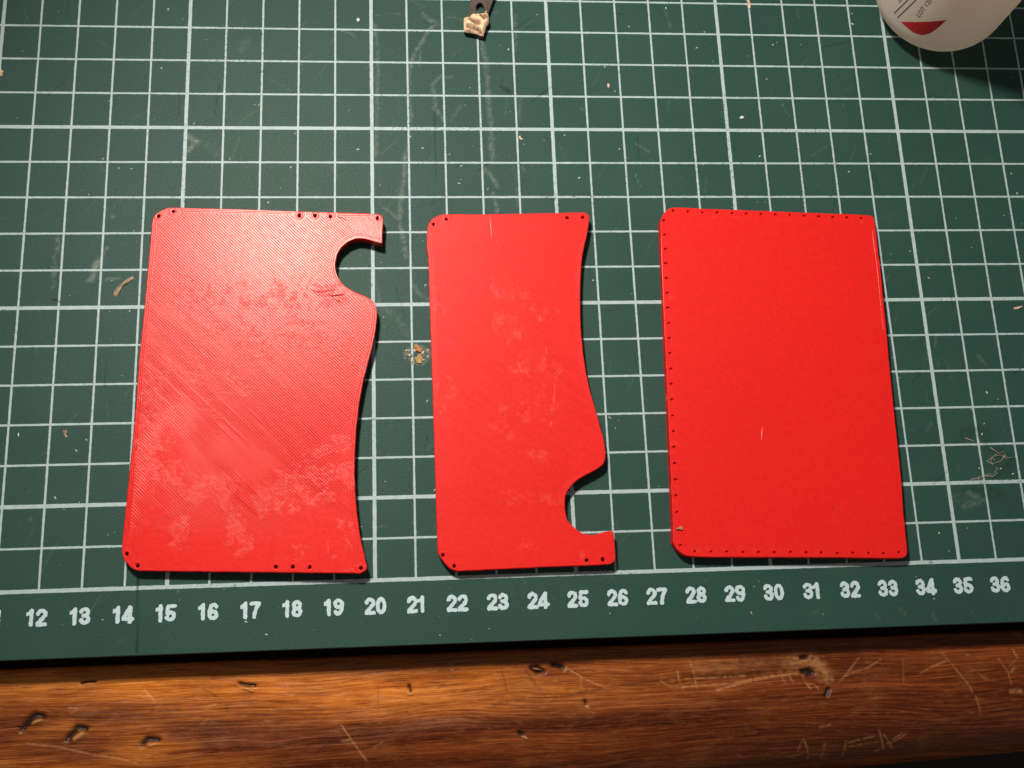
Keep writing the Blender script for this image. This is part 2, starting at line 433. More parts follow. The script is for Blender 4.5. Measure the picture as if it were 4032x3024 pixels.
# ------------------------------------------------------------------ cutting mat
def mat_material():
    t = NT('cutting_mat_vinyl'); v = t.obj()
    x, y, z = t.sep(v)
    gx = t.math('MULTIPLY', x, 100.0)
    gy = t.math('MULTIPLY', y, 100.0 / SY)
    wob = t.math('MULTIPLY', t.math('SUBTRACT', t.noise(v, 900, 2, 0.6), 0.5), 0.020)
    wob2 = t.math('MULTIPLY', t.math('SUBTRACT', t.noise(t.scale(v, (1, 1, 1), (3, 5, 0)), 160, 2, 0.5), 0.5), 0.014)
    w = t.math('ADD', wob, wob2)
    def lines(g, thick_off, always0):
        r = t.math('ROUND', g)
        d = t.math('ABSOLUTE', t.math('SUBTRACT', g, r))
        md = t.math('MODULO', t.math('ADD', r, 100.0 - thick_off), 5.0)
        th = t.math('LESS_THAN', t.math('ABSOLUTE', md), 0.5)
        if always0:
            th = t.math('MAXIMUM', th, t.math('LESS_THAN', t.math('ABSOLUTE', r), 0.5))
        half = t.math('ADD', t.math('MULTIPLY', th, 0.021), 0.0265)
        e = t.math('SUBTRACT', t.math('ADD', half, w), d)
        return t.maprange(e, -0.003, 0.003)
    vl = t.math('MULTIPLY', lines(gx, 0.0, False), t.math('GREATER_THAN', gy, -0.02))
    vl = t.math('MULTIPLY', vl, t.math('LESS_THAN', gy, 27.02))
    hl = t.math('MULTIPLY', lines(gy, 2.0, True), t.math('GREATER_THAN', gy, -0.5))
    hl = t.math('MULTIPLY', hl, t.math('LESS_THAN', gy, 27.5))
    ink = t.math('MAXIMUM', vl, hl)
    ins = t.math('MULTIPLY', t.math('GREATER_THAN', gx, -0.05), t.math('LESS_THAN', gx, 44.05))
    ink = t.math('MULTIPLY', ink, ins)
    wear = t.noise(v, 1500, 3, 0.65)
    patch = t.noise(v, 22, 2, 0.5)
    thr = t.maprange(patch, 0.35, 0.65, 0.25, 0.41)
    keep = t.maprange(t.math('SUBTRACT', wear, thr), -0.04, 0.05, 0.25, 1.0)
    ink = t.math('MULTIPLY', ink, keep)
    ink = t.math('MULTIPLY', ink, t.math('SUBTRACT', 1.0, t.attr('cut')))
    big = t.noise(v, 35, 4, 0.6)
    fineN = t.noise(v, 2200, 2, 0.6)
    leather = t.noise(t.scale(v, (1, 1.7, 1)), 1300, 3, 0.6)
    base = t.mix(t.maprange(big, 0.3, 0.7), (0.0190, 0.0640, 0.0560), (0.0245, 0.0740, 0.0645))
    base = t.mix(t.math('MULTIPLY', t.maprange(fineN, 0.4, 0.75), 0.15), base, (0.060, 0.100, 0.090))
    spk = t.maprange(t.noise(v, 1900, 2, 0.5), 0.735, 0.76)
    base = t.mix(t.math('MULTIPLY', spk, 0.5), base, (0.30, 0.34, 0.31))
    base = t.mix(t.attr('cut'), base, (0.006, 0.010, 0.009))
    inkc = t.mix(t.maprange(t.noise(v, 500, 3, 0.6), 0.3, 0.7), (0.355, 0.480, 0.530), (0.430, 0.560, 0.610))
    c = t.mix(ink, base, inkc)
    sc_ = t.attr('scuff')
    sn = t.maprange(t.noise(v, 1100, 4, 0.7), 0.35, 0.62, 0.25, 1.0)
    c = t.mix(t.math('MULTIPLY', sc_, sn), c, (0.46, 0.50, 0.46))
    c = t.mix(t.attr('stain'), c, (0.010, 0.022, 0.019))
    r = t.math('ADD', t.maprange(leather, 0.3, 0.7, 0.48, 0.60), t.math('MULTIPLY', sc_, -0.12))
    h = t.math('ADD', t.math('MULTIPLY', leather, 0.6), t.math('MULTIPLY', ink, 0.35))
    h = t.math('SUBTRACT', h, t.math('MULTIPLY', t.attr('cut'), 1.2))
    return t.set(Base_Color=c, Roughness=r, Specular_IOR_Level=0.17, Normal=t.bump(h, 0.7, 0.00014))

M_MAT = mat_material()
MX0, MX1, MY0, MY1 = -1.6, 45.6, -1.572, 29.3
def build_mat():
    xs = np.concatenate([np.linspace(MX0, 9.6, 24), np.arange(9.65, 39.0, 0.048), np.linspace(39.05, MX1, 14)])
    ys = np.concatenate([[MY0], np.arange(-1.56, 18.0, 0.048), np.linspace(18.05, MY1, 24)])
    X, Y = np.meshgrid(xs, ys)
    Z = np.zeros_like(X)
    sc1 = np.zeros_like(Z); cut = np.zeros_like(Z); st = np.zeros_like(Z)
    T2 = lambda p: pl(tl(1344, 0, p)); T1 = lambda p: pl(tl(0, 0, p)); T3 = lambda p: pl(tl(2688, 0, p))
    T4 = lambda p: pl(tl(0, 1008, p)); T5 = lambda p: pl(tl(1344, 1008, p)); T6 = lambda p: pl(tl(2688, 1008, p))
    T7 = lambda p: pl(tl(0, 2016, p)); T9 = lambda p: pl(tl(2688, 2016, p))
    S = [  # pale rubbed or glued marks: points, half width cm, strength
        (T2([(905, 250), (935, 380), (950, 560), (968, 780), (980, 1040)]), 0.10, 0.30),
        (T2([(930, 1090), (975, 1140), (1010, 1210)]), 0.07, 0.34),
        (T2([(985, 1250), (1000, 1310), (1010, 1370)]), 0.07, 0.34),
        (T2([(620, 150), (560, 200), (500, 310), (455, 390), (440, 480)]), 0.075, 0.38),
        (T2([(440, 480), (440, 640), (455, 760), (440, 880), (420, 1000)]), 0.055, 0.30),
        (T2([(415, 1000), (405, 1160), (385, 1300), (380, 1420), (400, 1560), (420, 1659)]), 0.085, 0.34),
        (T2([(250, 1320), (310, 1370), (370, 1420)]), 0.05, 0.34),
        (T2([(530, 90), (570, 130), (630, 160)]), 0.09, 0.30),
        (T2([(515, 330), (505, 430)]), 0.05, 0.28),
        (T2([(650, 490), (585, 550), (610, 640), (600, 690), (660, 775)]), 0.08, 0.32),
        (T2([(720, 500), (660, 500)]), 0.07, 0.18), (T2([(770, 690), (710, 780)]), 0.07, 0.16),
        (T2([(215, 160), (232, 280), (236, 420), (234, 600), (230, 800), (224, 1000)]), 0.07, 0.26),
        (T2([(1125, 100), (1132, 200), (1130, 320)]), 0.06, 0.24), (T2([(1155, 640), (1155, 780)]), 0.06, 0.2),
        (T2([(1115, 1080), (1135, 1200), (1140, 1340)]), 0.05, 0.18),
        (T2([(220, 95), (330, 92), (390, 88)]), 0.03, 0.22), (T2([(980, 80), (1050, 75)]), 0.02, 0.3),
        (T2([(690, 110), (720, 110), (800, 135)]), 0.03, 0.22),
        (T5([(470, 190), (500, 240), (560, 290)]), 0.07, 0.26), (T5([(280, 350), (370, 410), (430, 500)]), 0.14, 0.16),
        (T5([(215, 150), (240, 240), (250, 300)]), 0.10, 0.14),
        (T1([(1215, 880), (1240, 900), (1270, 920), (1225, 975)]), 0.13, 0.42),
        (T1([(1300, 920), (1400, 1000)]), 0.12, 0.12), (T1([(1600, 260), (1560, 330)]), 0.16, 0.10),
        (T1([(372, 1545), (372, 1640)]), 0.07, 0.36), (T4([(355, 0), (352, 80), (345, 200)]), 0.07, 0.30),
        (T4([(640, 30), (615, 100), (595, 150)]), 0.13, 0.62), (T4([(690, 150), (770, 145)]), 0.06, 0.42),
        (T1([(660, 1659), (690, 1610)]), 0.06, 0.6), (T1([(725, 1395), (735, 1410)]), 0.06, 0.5),
        (T5([(410, 640), (440, 610), (520, 580), (570, 640), (520, 700), (460, 670), (420, 650)]), 0.09, 0.42),
        (T3([(630, 640), (660, 710), (690, 750)]), 0.02, 0.34), (T3([(740, 70), (755, 110)]), 0.05, 0.2),
        (T3([(1100, 300), (1112, 370)]), 0.05, 0.7), (T2([(1910, 930), (2000, 990)]), 0.02, 0.4),
        (T2([(1900, 1110), (1935, 1210)]), 0.02, 0.32), (T2([(1545, 700), (1570, 712)]), 0.03, 0.55),
        (T2([(2100, 60), (2130, 170)]), 0.05, 0.2), (T2([(1170, 1080), (1190, 1115)]), 0.03, 0.3),
        (T6([(1640, 520), (1635, 590)]), 0.04, 0.30), (T6([(1910, 640), (1970, 710)]), 0.045, 0.34),
        (T6([(1640, 670), (1655, 710)]), 0.03, 0.24), (T6([(1770, 1560), (1850, 1540), (1930, 1580), (1830, 1610)]), 0.16, 0.26),
        (T6([(1580, 1130), (1610, 1090)]), 0.06, 0.14), (T6([(1870, 1450), (1960, 1430), (2040, 1400)]), 0.07, 0.34),
        (T6([(1830, 1180), (1890, 1210)]), 0.035, 0.34),
        (T9([(1410, 630), (1440, 660)]), 0.07, 0.22), (T9([(1620, 660), (1640, 700)]), 0.05, 0.16),
        (T9([(140, 450), (180, 420)]), 0.04, 0.10), (T9([(1250, 650), (1280, 690)]), 0.03, 0.12),
        (T7([(1150, 480), (1160, 560), (1175, 590)]), 0.02, 0.22), (T7([(195, 40), (205, 60)]), 0.05, 0.2),
        (T2([(0, 200), (60, 215), (90, 240)]), 0.03, 0.34), (T2([(1545, 20), (1550, 30)]), 0.02, 0.3),
    ]
    for i, (p, w, s) in enumerate(S):
        paint(sc1, X, Y, p, w, s * 0.75, 0.95, rough=0.55, seed=i)
    for p, w, s in [(T7([(893, 430), (893, 560), (887, 740), (882, 915)]), 0.032, 0.9),
                    (T2([(607, 735), (610, 900), (613, 1100), (614, 1320)]), 0.026, 0.5),
                    (T2([(1040, 560), (1100, 600), (1080, 575)]), 0.09, 0.55), (T2([(1038, 480), (1050, 540)]), 0.02, 0.4),
                    (T5([(190, 1060), (245, 1065)]), 0.025, 0.5), (T7([(1524, 475), (1524, 500)]), 0.03, 0.8),
                    (T9([(1600, 310), (1605, 330)]), 0.03, 0.7), (T9([(1622, 310), (1622, 330)]), 0.03, 0.7),
                    (T6([(1682, 275), (1683, 292)]), 0.025, 0.7), (T4([(338, 290), (360, 285), (385, 298)]), 0.035, 0.8),
                    (T2([(1795, 462), (1810, 470)]), 0.03, 0.7), (T2([(1318, 1275), (1330, 1285)]), 0.03, 0.6),
                    (T5([(553, 1230), (562, 1170)]), 0.03, 0.4), (T1([(1690, 465), (1710, 462)]), 0.02, 0.7)]:
        paint(cut, X, Y, p, w, s, 0.9, rough=0.0)
    # dark glossy glue stain by the right edge
    for p, w, s in [(T6([(1830, 1150), (1950, 1140), (1990, 1230), (2120, 1330), (2060, 1420)]), 0.26, 0.45),
                    (T6([(1780, 1560), (1900, 1500), (2050, 1540)]), 0.24, 0.4)]:
        paint(st, X, Y, p, w, s, 1.0, rough=0.4, seed=5)
    r = np.random.default_rng(9)
    for i in range(260):                                   # hair-fine knife scratches
        x = r.uniform(9.8, 38.5); y = r.uniform(-1.4, 17.5); L = r.uniform(0.1, 0.7); a = r.normal(1.2, 0.6)
        paint(sc1, X, Y, [(x, y), (x + L * math.cos(a), y + L * math.sin(a))], 0.03, r.uniform(0.03, 0.11), 1.0)
    for i in range(70):                                    # knife cuts across the print
        x = r.uniform(9.8, 38.5); y = r.uniform(0, 17.5); L = r.uniform(0.15, 0.9); a = r.choice([1.57, 1.57, 0.0, 0.6]) + r.normal(0, 0.12)
        paint(cut, X, Y, [(x, y), (x + L * math.cos(a), y + L * math.sin(a))], 0.036, r.uniform(0.15, 0.5), 1.0)
    me = grid_mesh('surface', X, Y, Z, M_MAT, True)
    attr(me, 'scuff', sc1); attr(me, 'cut', cut); attr(me, 'stain', st)
    return me

cmat = empty('cutting_mat', (22, 13.8, -0.30))
tag(cmat, 'green self healing cutting mat with white centimetre grid and numbers lying on wood', 'cutting mat')
MO = (-22, -13.8, 0.30)        # local offset so that the parts keep grid coordinates
surf = bpy.data.objects.new('surface', build_mat())
link(surf, cmat); surf.location = [c * CM for c in MO]
# core under the printed face, with an eased front edge
t = NT('mat_core'); nz = t.noise(t.obj(), 900, 2)
t.set(Base_Color=t.mix(nz, (0.012, 0.030, 0.026), (0.022, 0.046, 0.040)), Roughness=0.6)
prof = [(0.0, -0.003), (-0.012, -0.012), (-0.016, -0.03), (-0.016, -0.285), (0.0, -0.298)]
vs, fs = [], []
loopxy = lambda d: [(MX0 + d, MY0 + d), (MX1 - d, MY0 + d), (MX1 - d, MY1 - d), (MX0 + d, MY1 - d)]
for d, z in prof:
    vs += [(x, y, z) for x, y in loopxy(d)]
for k in range(len(prof) - 1):
    for i in range(4):
        j = (i + 1) % 4
        fs.append((4 * k + i, 4 * (k + 1) + i, 4 * (k + 1) + j, 4 * k + j))
fs += [(0, 1, 2, 3), tuple(4 * (len(prof) - 1) + i for i in (3, 2, 1, 0))]
mesh_obj('core', vs, fs, t.mat, cmat, MO)

# printed numbers
t = NT('white_print'); v = t.obj()
nz = t.noise(v, 900, 3, 0.6)
t.set(Base_Color=t.mix(t.maprange(nz, 0.3, 0.7), (0.44, 0.61, 0.69), (0.53, 0.70, 0.78)), Roughness=0.6,
      Normal=t.bump(nz, 0.3, 0.0001))
M_PRINT = t.mat

def text_shape(body, bold=0.0, spacing=1.0):
    cu = bpy.data.curves.new('txt', 'FONT'); cu.body = body; cu.size = 1.0
    cu.align_x = 'CENTER'; cu.offset = bold; cu.space_character = spacing; cu.resolution_u = 5
    o = bpy.data.objects.new('txt', cu); sc.collection.objects.link(o)
    dg = bpy.context.evaluated_depsgraph_get(); dg.update()
    me = bpy.data.meshes.new_from_object(o.evaluated_get(dg))
    V = np.array([v.co[:] for v in me.vertices]); Fc = [tuple(p.vertices) for p in me.polygons]
    bpy.data.objects.remove(o); bpy.data.curves.remove(cu); bpy.data.meshes.remove(me)
    return V, Fc

def arc(cx, cy, rx, ry, a0, a1, n=14):
    return [(cx + rx * math.cos(math.radians(a0 + (a1 - a0) * i / n)), cy + ry * math.sin(math.radians(a0 + (a1 - a0) * i / n))) for i in range(n + 1)]
SIX = [arc(.33, .31, .2, .195, 0, 360, 22), [(.13, .34), (.145, .60), (.22, .81), (.34, .885), (.45, .865), (.515, .77)]]
DIG = {'0': [arc(.33, .5, .2, .385, 0, 360, 28)],
       '1': [[(.40, .10), (.40, .90)], [(.16, .71), (.29, .74), (.40, .88)]],
       '2': [arc(.33, .675, .2, .21, 172, -25) + [(.36, .40), (.17, .20), (.13, .115)], [(.13, .105), (.55, .105)]],
       '3': [arc(.32, .70, .19, .185, 165, -90) + [(.27, .515)], [(.27, .515)] + arc(.325, .315, .205, .20, 90, -168)],
       '4': [[(.45, .08), (.45, .90)], [(.42, .88), (.10, .32), (.11, .25), (.60, .25)]],
       '5': [[(.55, .885), (.19, .885), (.145, .52)], arc(.325, .325, .205, .21, 140, -165)],
       '6': SIX, '7': [[(.10, .885), (.55, .885), (.40, .60), (.31, .34), (.28, .10)]],
       '8': [arc(.33, .70, .17, .185, 0, 360, 20), arc(.33, .305, .2, .195, 0, 360, 22)],
       '9': [[(.66 - x, 1 - y) for x, y in st] for st in SIX]}

def march(X, Y, S):
    """triangles of the region S < 0 on a regular grid"""
    ny, nx = S.shape; vs = []; fs = []; key = {}
    def vert(k, p):
        if k not in key: key[k] = len(vs); vs.append(p)
        return key[k]
    I = [(j, i) for j in range(ny - 1) for i in range(nx - 1) if S[j:j + 2, i:i + 2].min() < 0]
    for j, i in I:
        q = ((j, i), (j, i + 1), (j + 1, i + 1), (j + 1, i))
        if S[j:j + 2, i:i + 2].max() < 0:
            fs.append([vert(p, (X[p], Y[p], 0)) for p in q]); continue
        for tri in ((q[0], q[1], q[2]), (q[0], q[2], q[3])):
            poly = []
            for k in range(3):
                a, b = tri[k], tri[(k + 1) % 3]
                if S[a] < 0: poly.append(vert(a, (X[a], Y[a], 0)))
                if (S[a] < 0) != (S[b] < 0):
                    t = S[a] / (S[a] - S[b])
                    poly.append(vert((min(a, b), max(a, b)), (X[a] + (X[b] - X[a]) * t, Y[a] + (Y[b] - Y[a]) * t, 0)))
            if len(poly) > 2: fs.append(poly)
    return vs, fs

for n in range(10, 39):
    tx = str(n); adv = 0.655
    X, Y = np.meshgrid(np.arange(-0.02, 1.36, 0.026), np.arange(-0.02, 1.03, 0.026))
    D = np.full(X.shape, 9.0); x0 = 0.0
    for ch in tx:
        w_ = 0.50 if ch == '1' else adv
        for st in DIG[ch]:
            st = [(px_ + x0 - (0.13 if ch == '1' else 0.0), py_) for px_, py_ in st]
            D = np.minimum(D, seg_dist(X, Y, st)[0])
        x0 += w_
    S = D - 0.112 + (vnoise(X * 9 + n * 5.3, Y * 9, 51, 3) - 0.5) * 0.085
    V, Fc = march(X, Y, S)
    Hn = 0.415
    V = [((x - x0 / 2) * Hn, y * Hn, 0) for x, y, _ in V]
    mesh_obj('printed_number', V, Fc, M_PRINT, cmat, (n + 0.005 + MO[0], -0.825 + MO[1], 0.006 + MO[2]))

# ------------------------------------------------------------------ red printed plates
def red_material(name, ang, pitch, groove, rough, seed, wearamt, base=(0.74, 0.0150, 0.0135), gl=0.5):
    t = NT(name); v = t.obj()
    x, y, z = t.sep(v)
    ca, sa = math.cos(math.radians(ang)), math.sin(math.radians(ang))
    # coordinate across the extrusion lines (in pitches)
    s = t.math('ADD', t.math('MULTIPLY', x, 100 * sa / pitch), t.math('MULTIPLY', y, 100 * ca / pitch))
    sv = t.scale(v, (30, 30, 30), (seed, seed * 2, 0), (0, 0, math.radians(ang)))
    s = t.math('ADD', s, t.math('MULTIPLY', t.math('SUBTRACT', t.noise(sv, 2.0, 2, 0.5), 0.5), 0.9))
    # stretched noise gives every line its own depth
    u = t.math('SUBTRACT', t.math('MULTIPLY', x, 100 * ca / pitch), t.math('MULTIPLY', y, 100 * sa / pitch))
    cb = t.n.new('ShaderNodeCombineXYZ')
    t.put(cb.inputs[0], t.math('MULTIPLY', u, 0.06)); t.put(cb.inputs[1], s); cb.inputs[2].default_value = seed
    depth = t.maprange(t.noise(cb.outputs[0], 0.55, 3, 0.6), 0.38, 0.62, 0.40, 1.0)
    e = t.attr('edge')
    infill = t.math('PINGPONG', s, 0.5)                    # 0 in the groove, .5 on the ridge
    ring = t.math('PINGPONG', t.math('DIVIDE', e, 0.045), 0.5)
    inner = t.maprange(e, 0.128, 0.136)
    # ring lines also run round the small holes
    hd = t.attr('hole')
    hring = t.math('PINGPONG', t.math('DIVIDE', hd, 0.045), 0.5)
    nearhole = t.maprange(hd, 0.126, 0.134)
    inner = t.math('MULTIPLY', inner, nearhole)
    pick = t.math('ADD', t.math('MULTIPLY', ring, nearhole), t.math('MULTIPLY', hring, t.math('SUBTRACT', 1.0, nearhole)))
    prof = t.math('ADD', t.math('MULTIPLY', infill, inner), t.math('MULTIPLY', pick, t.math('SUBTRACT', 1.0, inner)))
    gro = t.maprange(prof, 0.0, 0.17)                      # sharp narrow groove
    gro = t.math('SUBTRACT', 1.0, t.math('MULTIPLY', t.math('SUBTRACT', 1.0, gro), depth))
    fade = t.attr('grain')                                 # where the lines were left open
    fade = t.math('MULTIPLY', fade, t.maprange(nearhole, 0.0, 1.0, 0.55, 1.0))
    gro = t.math('SUBTRACT', 1.0, t.math('MULTIPLY', t.math('SUBTRACT', 1.0, gro), fade))
    wear = t.attr('wear')
    wn = t.maprange(t.noise(v, 900, 4, 0.7), 0.40, 0.60, 0.25, 1.0)
    wt = t.math('ADD', t.noise(v, 330, 8, 0.72), t.math('MULTIPLY', wear, 0.155))
    wm = t.math('MULTIPLY', t.maprange(wt, 0.575, 0.68), wn)
    wm = t.math('MULTIPLY', wm, t.maprange(wear, 0.0, 0.25))
    # residue sits on the ridges, not in the grooves
    wm = t.math('MULTIPLY', wm, t.maprange(gro, 0.2, 1.0, 0.45, 1.0))
    wm = t.math('MULTIPLY', wm, wearamt)
    scr = t.attr('scratch')
    wm = t.math('MAXIMUM', wm, scr)
    mott = t.noise(v, 700, 5, 0.7)
    c = t.mix(t.maprange(mott, 0.3, 0.7), tuple(k * 0.92 for k in base), tuple(min(1, k * 1.07) for k in base))
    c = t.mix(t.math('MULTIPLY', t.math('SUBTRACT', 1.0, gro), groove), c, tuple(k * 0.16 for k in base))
    c = t.mix(t.math('MULTIPLY', wm, 0.27), c, (0.86, 0.17, 0.14))
    specks = t.maprange(t.noise(t.scale(v, (1, 1, 1), (seed * 3, 1, 0)), 650, 1, 0.4), 0.805, 0.83)
    c = t.mix(t.math('MULTIPLY', specks, 0.6), c, (0.10, 0.02, 0.01))
    r = t.math('ADD', rough, t.math('MULTIPLY', t.math('SUBTRACT', mott, 0.5), 0.12))
    r = t.math('ADD', r, t.math('MULTIPLY', wm, 0.05))
    h = t.math('ADD', gro, t.math('MULTIPLY', wm, 0.35))
    b = t.bump(h, 0.42 * groove, 0.00016)
    b = t.bump(t.noise(v, 1200, 3, 0.7), 0.16, 0.00012, b)
    b = t.bump(t.noise(v, 60, 2, 0.5), 0.04, 0.0006, b)
    return t.set(Base_Color=c, Roughness=r, Specular_IOR_Level=gl, Normal=b)

def smooth_loop(pts, step=0.055):
    """centripetal resampling of a closed outline"""
    P = np.array(pts); n = len(P); out = []
    for i in range(n):
        p0, p1, p2, p3 = P[i - 1], P[i], P[(i + 1) % n], P[(i + 2) % n]
        L = np.linalg.norm(p2 - p1)
        k = max(1, int(round(L / step)))
        t0 = (p2 - p0); t1 = (p3 - p1)
        a = np.linalg.norm(t0) + 1e-9; b = np.linalg.norm(t1) + 1e-9
        t0 = t0 / a * min(L, a); t1 = t1 / b * min(L, b)
        for j in range(k):
            t = j / k
            h00 = 2 * t**3 - 3 * t**2 + 1; h10 = t**3 - 2 * t**2 + t; h01 = -2 * t**3 + 3 * t**2; h11 = t**3 - t**2
            out.append(h00 * p1 + h10 * t0 * 0.8 + h01 * p2 + h11 * t1 * 0.8)
    return np.array(out)

def inside(X, Y, poly):
    r = np.zeros(X.shape, bool); n = len(poly)
    for i in range(n):
        x0, y0 = poly[i - 1]; x1, y1 = poly[i]
        c = ((y0 > Y) != (y1 > Y))
        xx = (x1 - x0) * (Y - y0) / ((y1 - y0) if y1 != y0 else 1e-12) + x0
        r ^= c & (X < xx)
    return r

def offset_loop(L, d):
    """move a counter-clockwise loop inwards by d"""
    a = np.roll(L, 1, 0); b = np.roll(L, -1, 0)
    t = b - a; t /= np.linalg.norm(t, axis=1, keepdims=True) + 1e-12
    n = np.c_[-t[:, 1], t[:, 0]]
    return L + n * d

def area2(L):
    x, y = L[:, 0], L[:, 1]
    return (x * np.roll(y, -1) - y * np.roll(x, -1)).sum()

def build_plate(outline_px, holes_px, h, hole_r, material, name, wears, scratches, grains, step=0.075, curl=0.0, hole_z=0.004):
    L = smooth_loop(pl(outline_px, h))
    if area2(L) < 0: L = L[::-1]
    cen = L.mean(0)
    L = L - cen
    r = np.random.default_rng(len(holes_px))
    L += np.c_[vnoise(L[:, 0] * 9 + 40, L[:, 1] * 9, 31, 3) - 0.5, vnoise(L[:, 0] * 9 + 90, L[:, 1] * 9, 32, 3) - 0.5] * 0.014
    inn = offset_loop(L, 0.018)
    H = []
    for u, v in holes_px:
        c = np.array(unproj(u, v, h)[:2]) - cen
        a = np.arange(10) / 10 * 2 * math.pi + r.random()
        rr = hole_r * (1 + 0.18 * (r.random(10) - 0.5)) * (0.9 + 0.25 * r.random())
        an = r.uniform(0.85, 1.1)
        H.append(np.c_[c[0] + rr * np.cos(a) * an, c[1] + rr * np.sin(a) / an])
    lo, hi = L.min(0), L.max(0)
    gx, gy = np.meshgrid(np.arange(lo[0], hi[0], step), np.arange(lo[1], hi[1], step))
    gx = gx + (r.random(gx.shape) - 0.5) * step * 0.5; gy = gy + (r.random(gy.shape) - 0.5) * step * 0.5
    gx, gy = gx.ravel(), gy.ravel()
    ok = inside(gx, gy, inn); gx, gy = gx[ok], gy[ok]
    closed = [tuple(p) for p in inn] + [tuple(inn[0])]
    def edge_d(x, y):
        D = np.full(x.shape, 9.0)
        for i in range(0, len(x), 4000):
            dx = x[i:i + 4000, None] - inn[None, :, 0]; dy = y[i:i + 4000, None] - inn[None, :, 1]
            D[i:i + 4000] = np.sqrt((dx * dx + dy * dy).min(1))
        return D
    d = edge_d(gx, gy)
    hc = np.array([q.mean(0) for q in H]) if H else np.zeros((0, 2))
    dh = np.min(np.hypot(gx[:, None] - hc[None, :, 0], gy[:, None] - hc[None, :, 1]), 1) if len(hc) else np.full(len(gx), 9.0)
    ok = (d > 0.03) & (dh > hole_r * 1.6)
    gx, gy = gx[ok], gy[ok]
    rings = []
    for k in (0.045, 0.09, 0.135, 0.18):
        q = offset_loop(inn, k)
        dd = edge_d(q[:, 0], q[:, 1])
        q = q[(dd > k * 0.93)]
        dq = np.min(np.hypot(q[:, :1] - hc[None, :, 0], q[:, 1:] - hc[None, :, 1]), 1) if len(hc) else np.full(len(q), 9.)
        rings.append(q[(dq > hole_r * 1.6) & inside(q[:, 0], q[:, 1], inn)])
    for k in (0.03, 0.075, 0.12):
        for c in hc:
            a = np.arange(14) / 14 * 2 * math.pi
            q = np.c_[c[0] + (hole_r + k) * np.cos(a), c[1] + (hole_r + k) * np.sin(a)]
            rings.append(q[inside(q[:, 0], q[:, 1], inn) & (edge_d(q[:, 0], q[:, 1]) > 0.02)])
    pts = [tuple(p) for p in inn]; edges = [(i, (i + 1) % len(inn)) for i in range(len(inn))]
    for q in H:
        b = len(pts); pts += [tuple(p) for p in q]
        edges += [(b + i, b + (i + 1) % len(q)) for i in range(len(q))]
    nb = len(pts)
    pts += list(zip(gx, gy))
    for q in rings: pts += [tuple(p) for p in q]
    res = mgeo.delaunay_2d_cdt([Vector(p) for p in pts], edges, [], 0, 1e-5)
    V = np.array([v[:] for v in res[0]]); Tn = np.array([f for f in res[2]])
    C = V[Tn].mean(1)
    ok = inside(C[:, 0], C[:, 1], inn)
    for q in H: ok &= ~inside(C[:, 0], C[:, 1], q)
    Tn = Tn[ok]
    a = V[Tn]
    cr = (a[:, 1, 0] - a[:, 0, 0]) * (a[:, 2, 1] - a[:, 0, 1]) - (a[:, 1, 1] - a[:, 0, 1]) * (a[:, 2, 0] - a[:, 0, 0])
    Tn[cr < 0] = Tn[cr < 0][:, ::-1]
    n = len(V)
    verts = [(x, y, h) for x, y in V]
    faces = [tuple(int(k) for k in f) for f in Tn]
    # rounded edge, side wall, underside
    orig = {}
    for new, olds in enumerate(res[3]):
        for o_ in olds: orig[o_] = new
    zs = [(offset_loop(L, 0.005), h - 0.005), (L, h - 0.018), (L, 0.02), (offset_loop(L, 0.012), 0.004)]
    prev = [orig[i] for i in range(len(inn))]
    for loop, z in zs:
        cur = list(range(len(verts), len(verts) + len(loop)))
        verts += [(p[0], p[1], z) for p in loop]
        for i in range(len(loop)):
            j = (i + 1) % len(loop)
            faces.append((prev[i], cur[i], cur[j], prev[j]))
        prev = cur
    faces.append(tuple(reversed(prev)))
    b = len(inn)
    for q in H:
        prev = [orig[b + i] for i in range(len(q))]; b += len(q)
        cur = list(range(len(verts), len(verts) + len(q)))
        verts += [(p[0], p[1], hole_z) for p in q]
        if hole_z > 0.01: faces.append(tuple(cur))
        for i in range(len(q)):
            j = (i + 1) % len(q)
            faces.append((prev[j], cur[j], cur[i], prev[i]))
    for k in range(n):                                     # low burr round every hole
        if len(hc):
            dq = np.hypot(V[k, 0] - hc[:, 0], V[k, 1] - hc[:, 1]).min() - hole_r
            if 0.015 < dq < 0.045: verts[k] = (verts[k][0], verts[k][1], h + 0.003 * r.random())
    # prints warp a little: the side away from the straight edge lifts off the mat
    for k in range(len(verts)):
        x, y, z = verts[k]
        lift = curl * max(0.0, (x - lo[0]) / (hi[0] - lo[0])) ** 2 * (0.75 + 0.5 * ((y - lo[1]) / (hi[1] - lo[1]) - 0.5) ** 2)
        zz = z + lift
        kx = lift / (CAM[2] - z)                           # the outline was read at height h; keep it on its line of sight
        verts[k] = (x + (CAM[0] - cen[0] - x) * kx, y + (CAM[1] - cen[1] - y) * kx, zz)
    root = empty(name, (cen[0], cen[1], 0.0))
    o = mesh_obj('plate', verts, faces, material, root)
    me = o.data
    co = np.array(verts)
    E = np.zeros(len(co)); E[:n] = edge_d(co[:n, 0], co[:n, 1])
    HD = np.full(len(co), 9.0)
    if len(hc): HD[:n] = np.clip(np.min(np.hypot(co[:n, :1] - hc[None, :, 0], co[:n, 1:2] - hc[None, :, 1]), 1) - hole_r, 0, 9)
    W = np.zeros(len(co)); S = np.zeros(len(co)); G = np.ones(len(co))
    for p, w, s in wears:
        q = [(a_ - cen[0], b_ - cen[1]) for a_, b_ in pl(p, h)]
        if len(q) == 1: q = q + [(q[0][0] + 1e-3, q[0][1])]
        dd, _ = seg_dist(co[:, 0], co[:, 1], q)
        W = np.maximum(W, np.clip(1.25 - dd / w, 0, 1) * s)
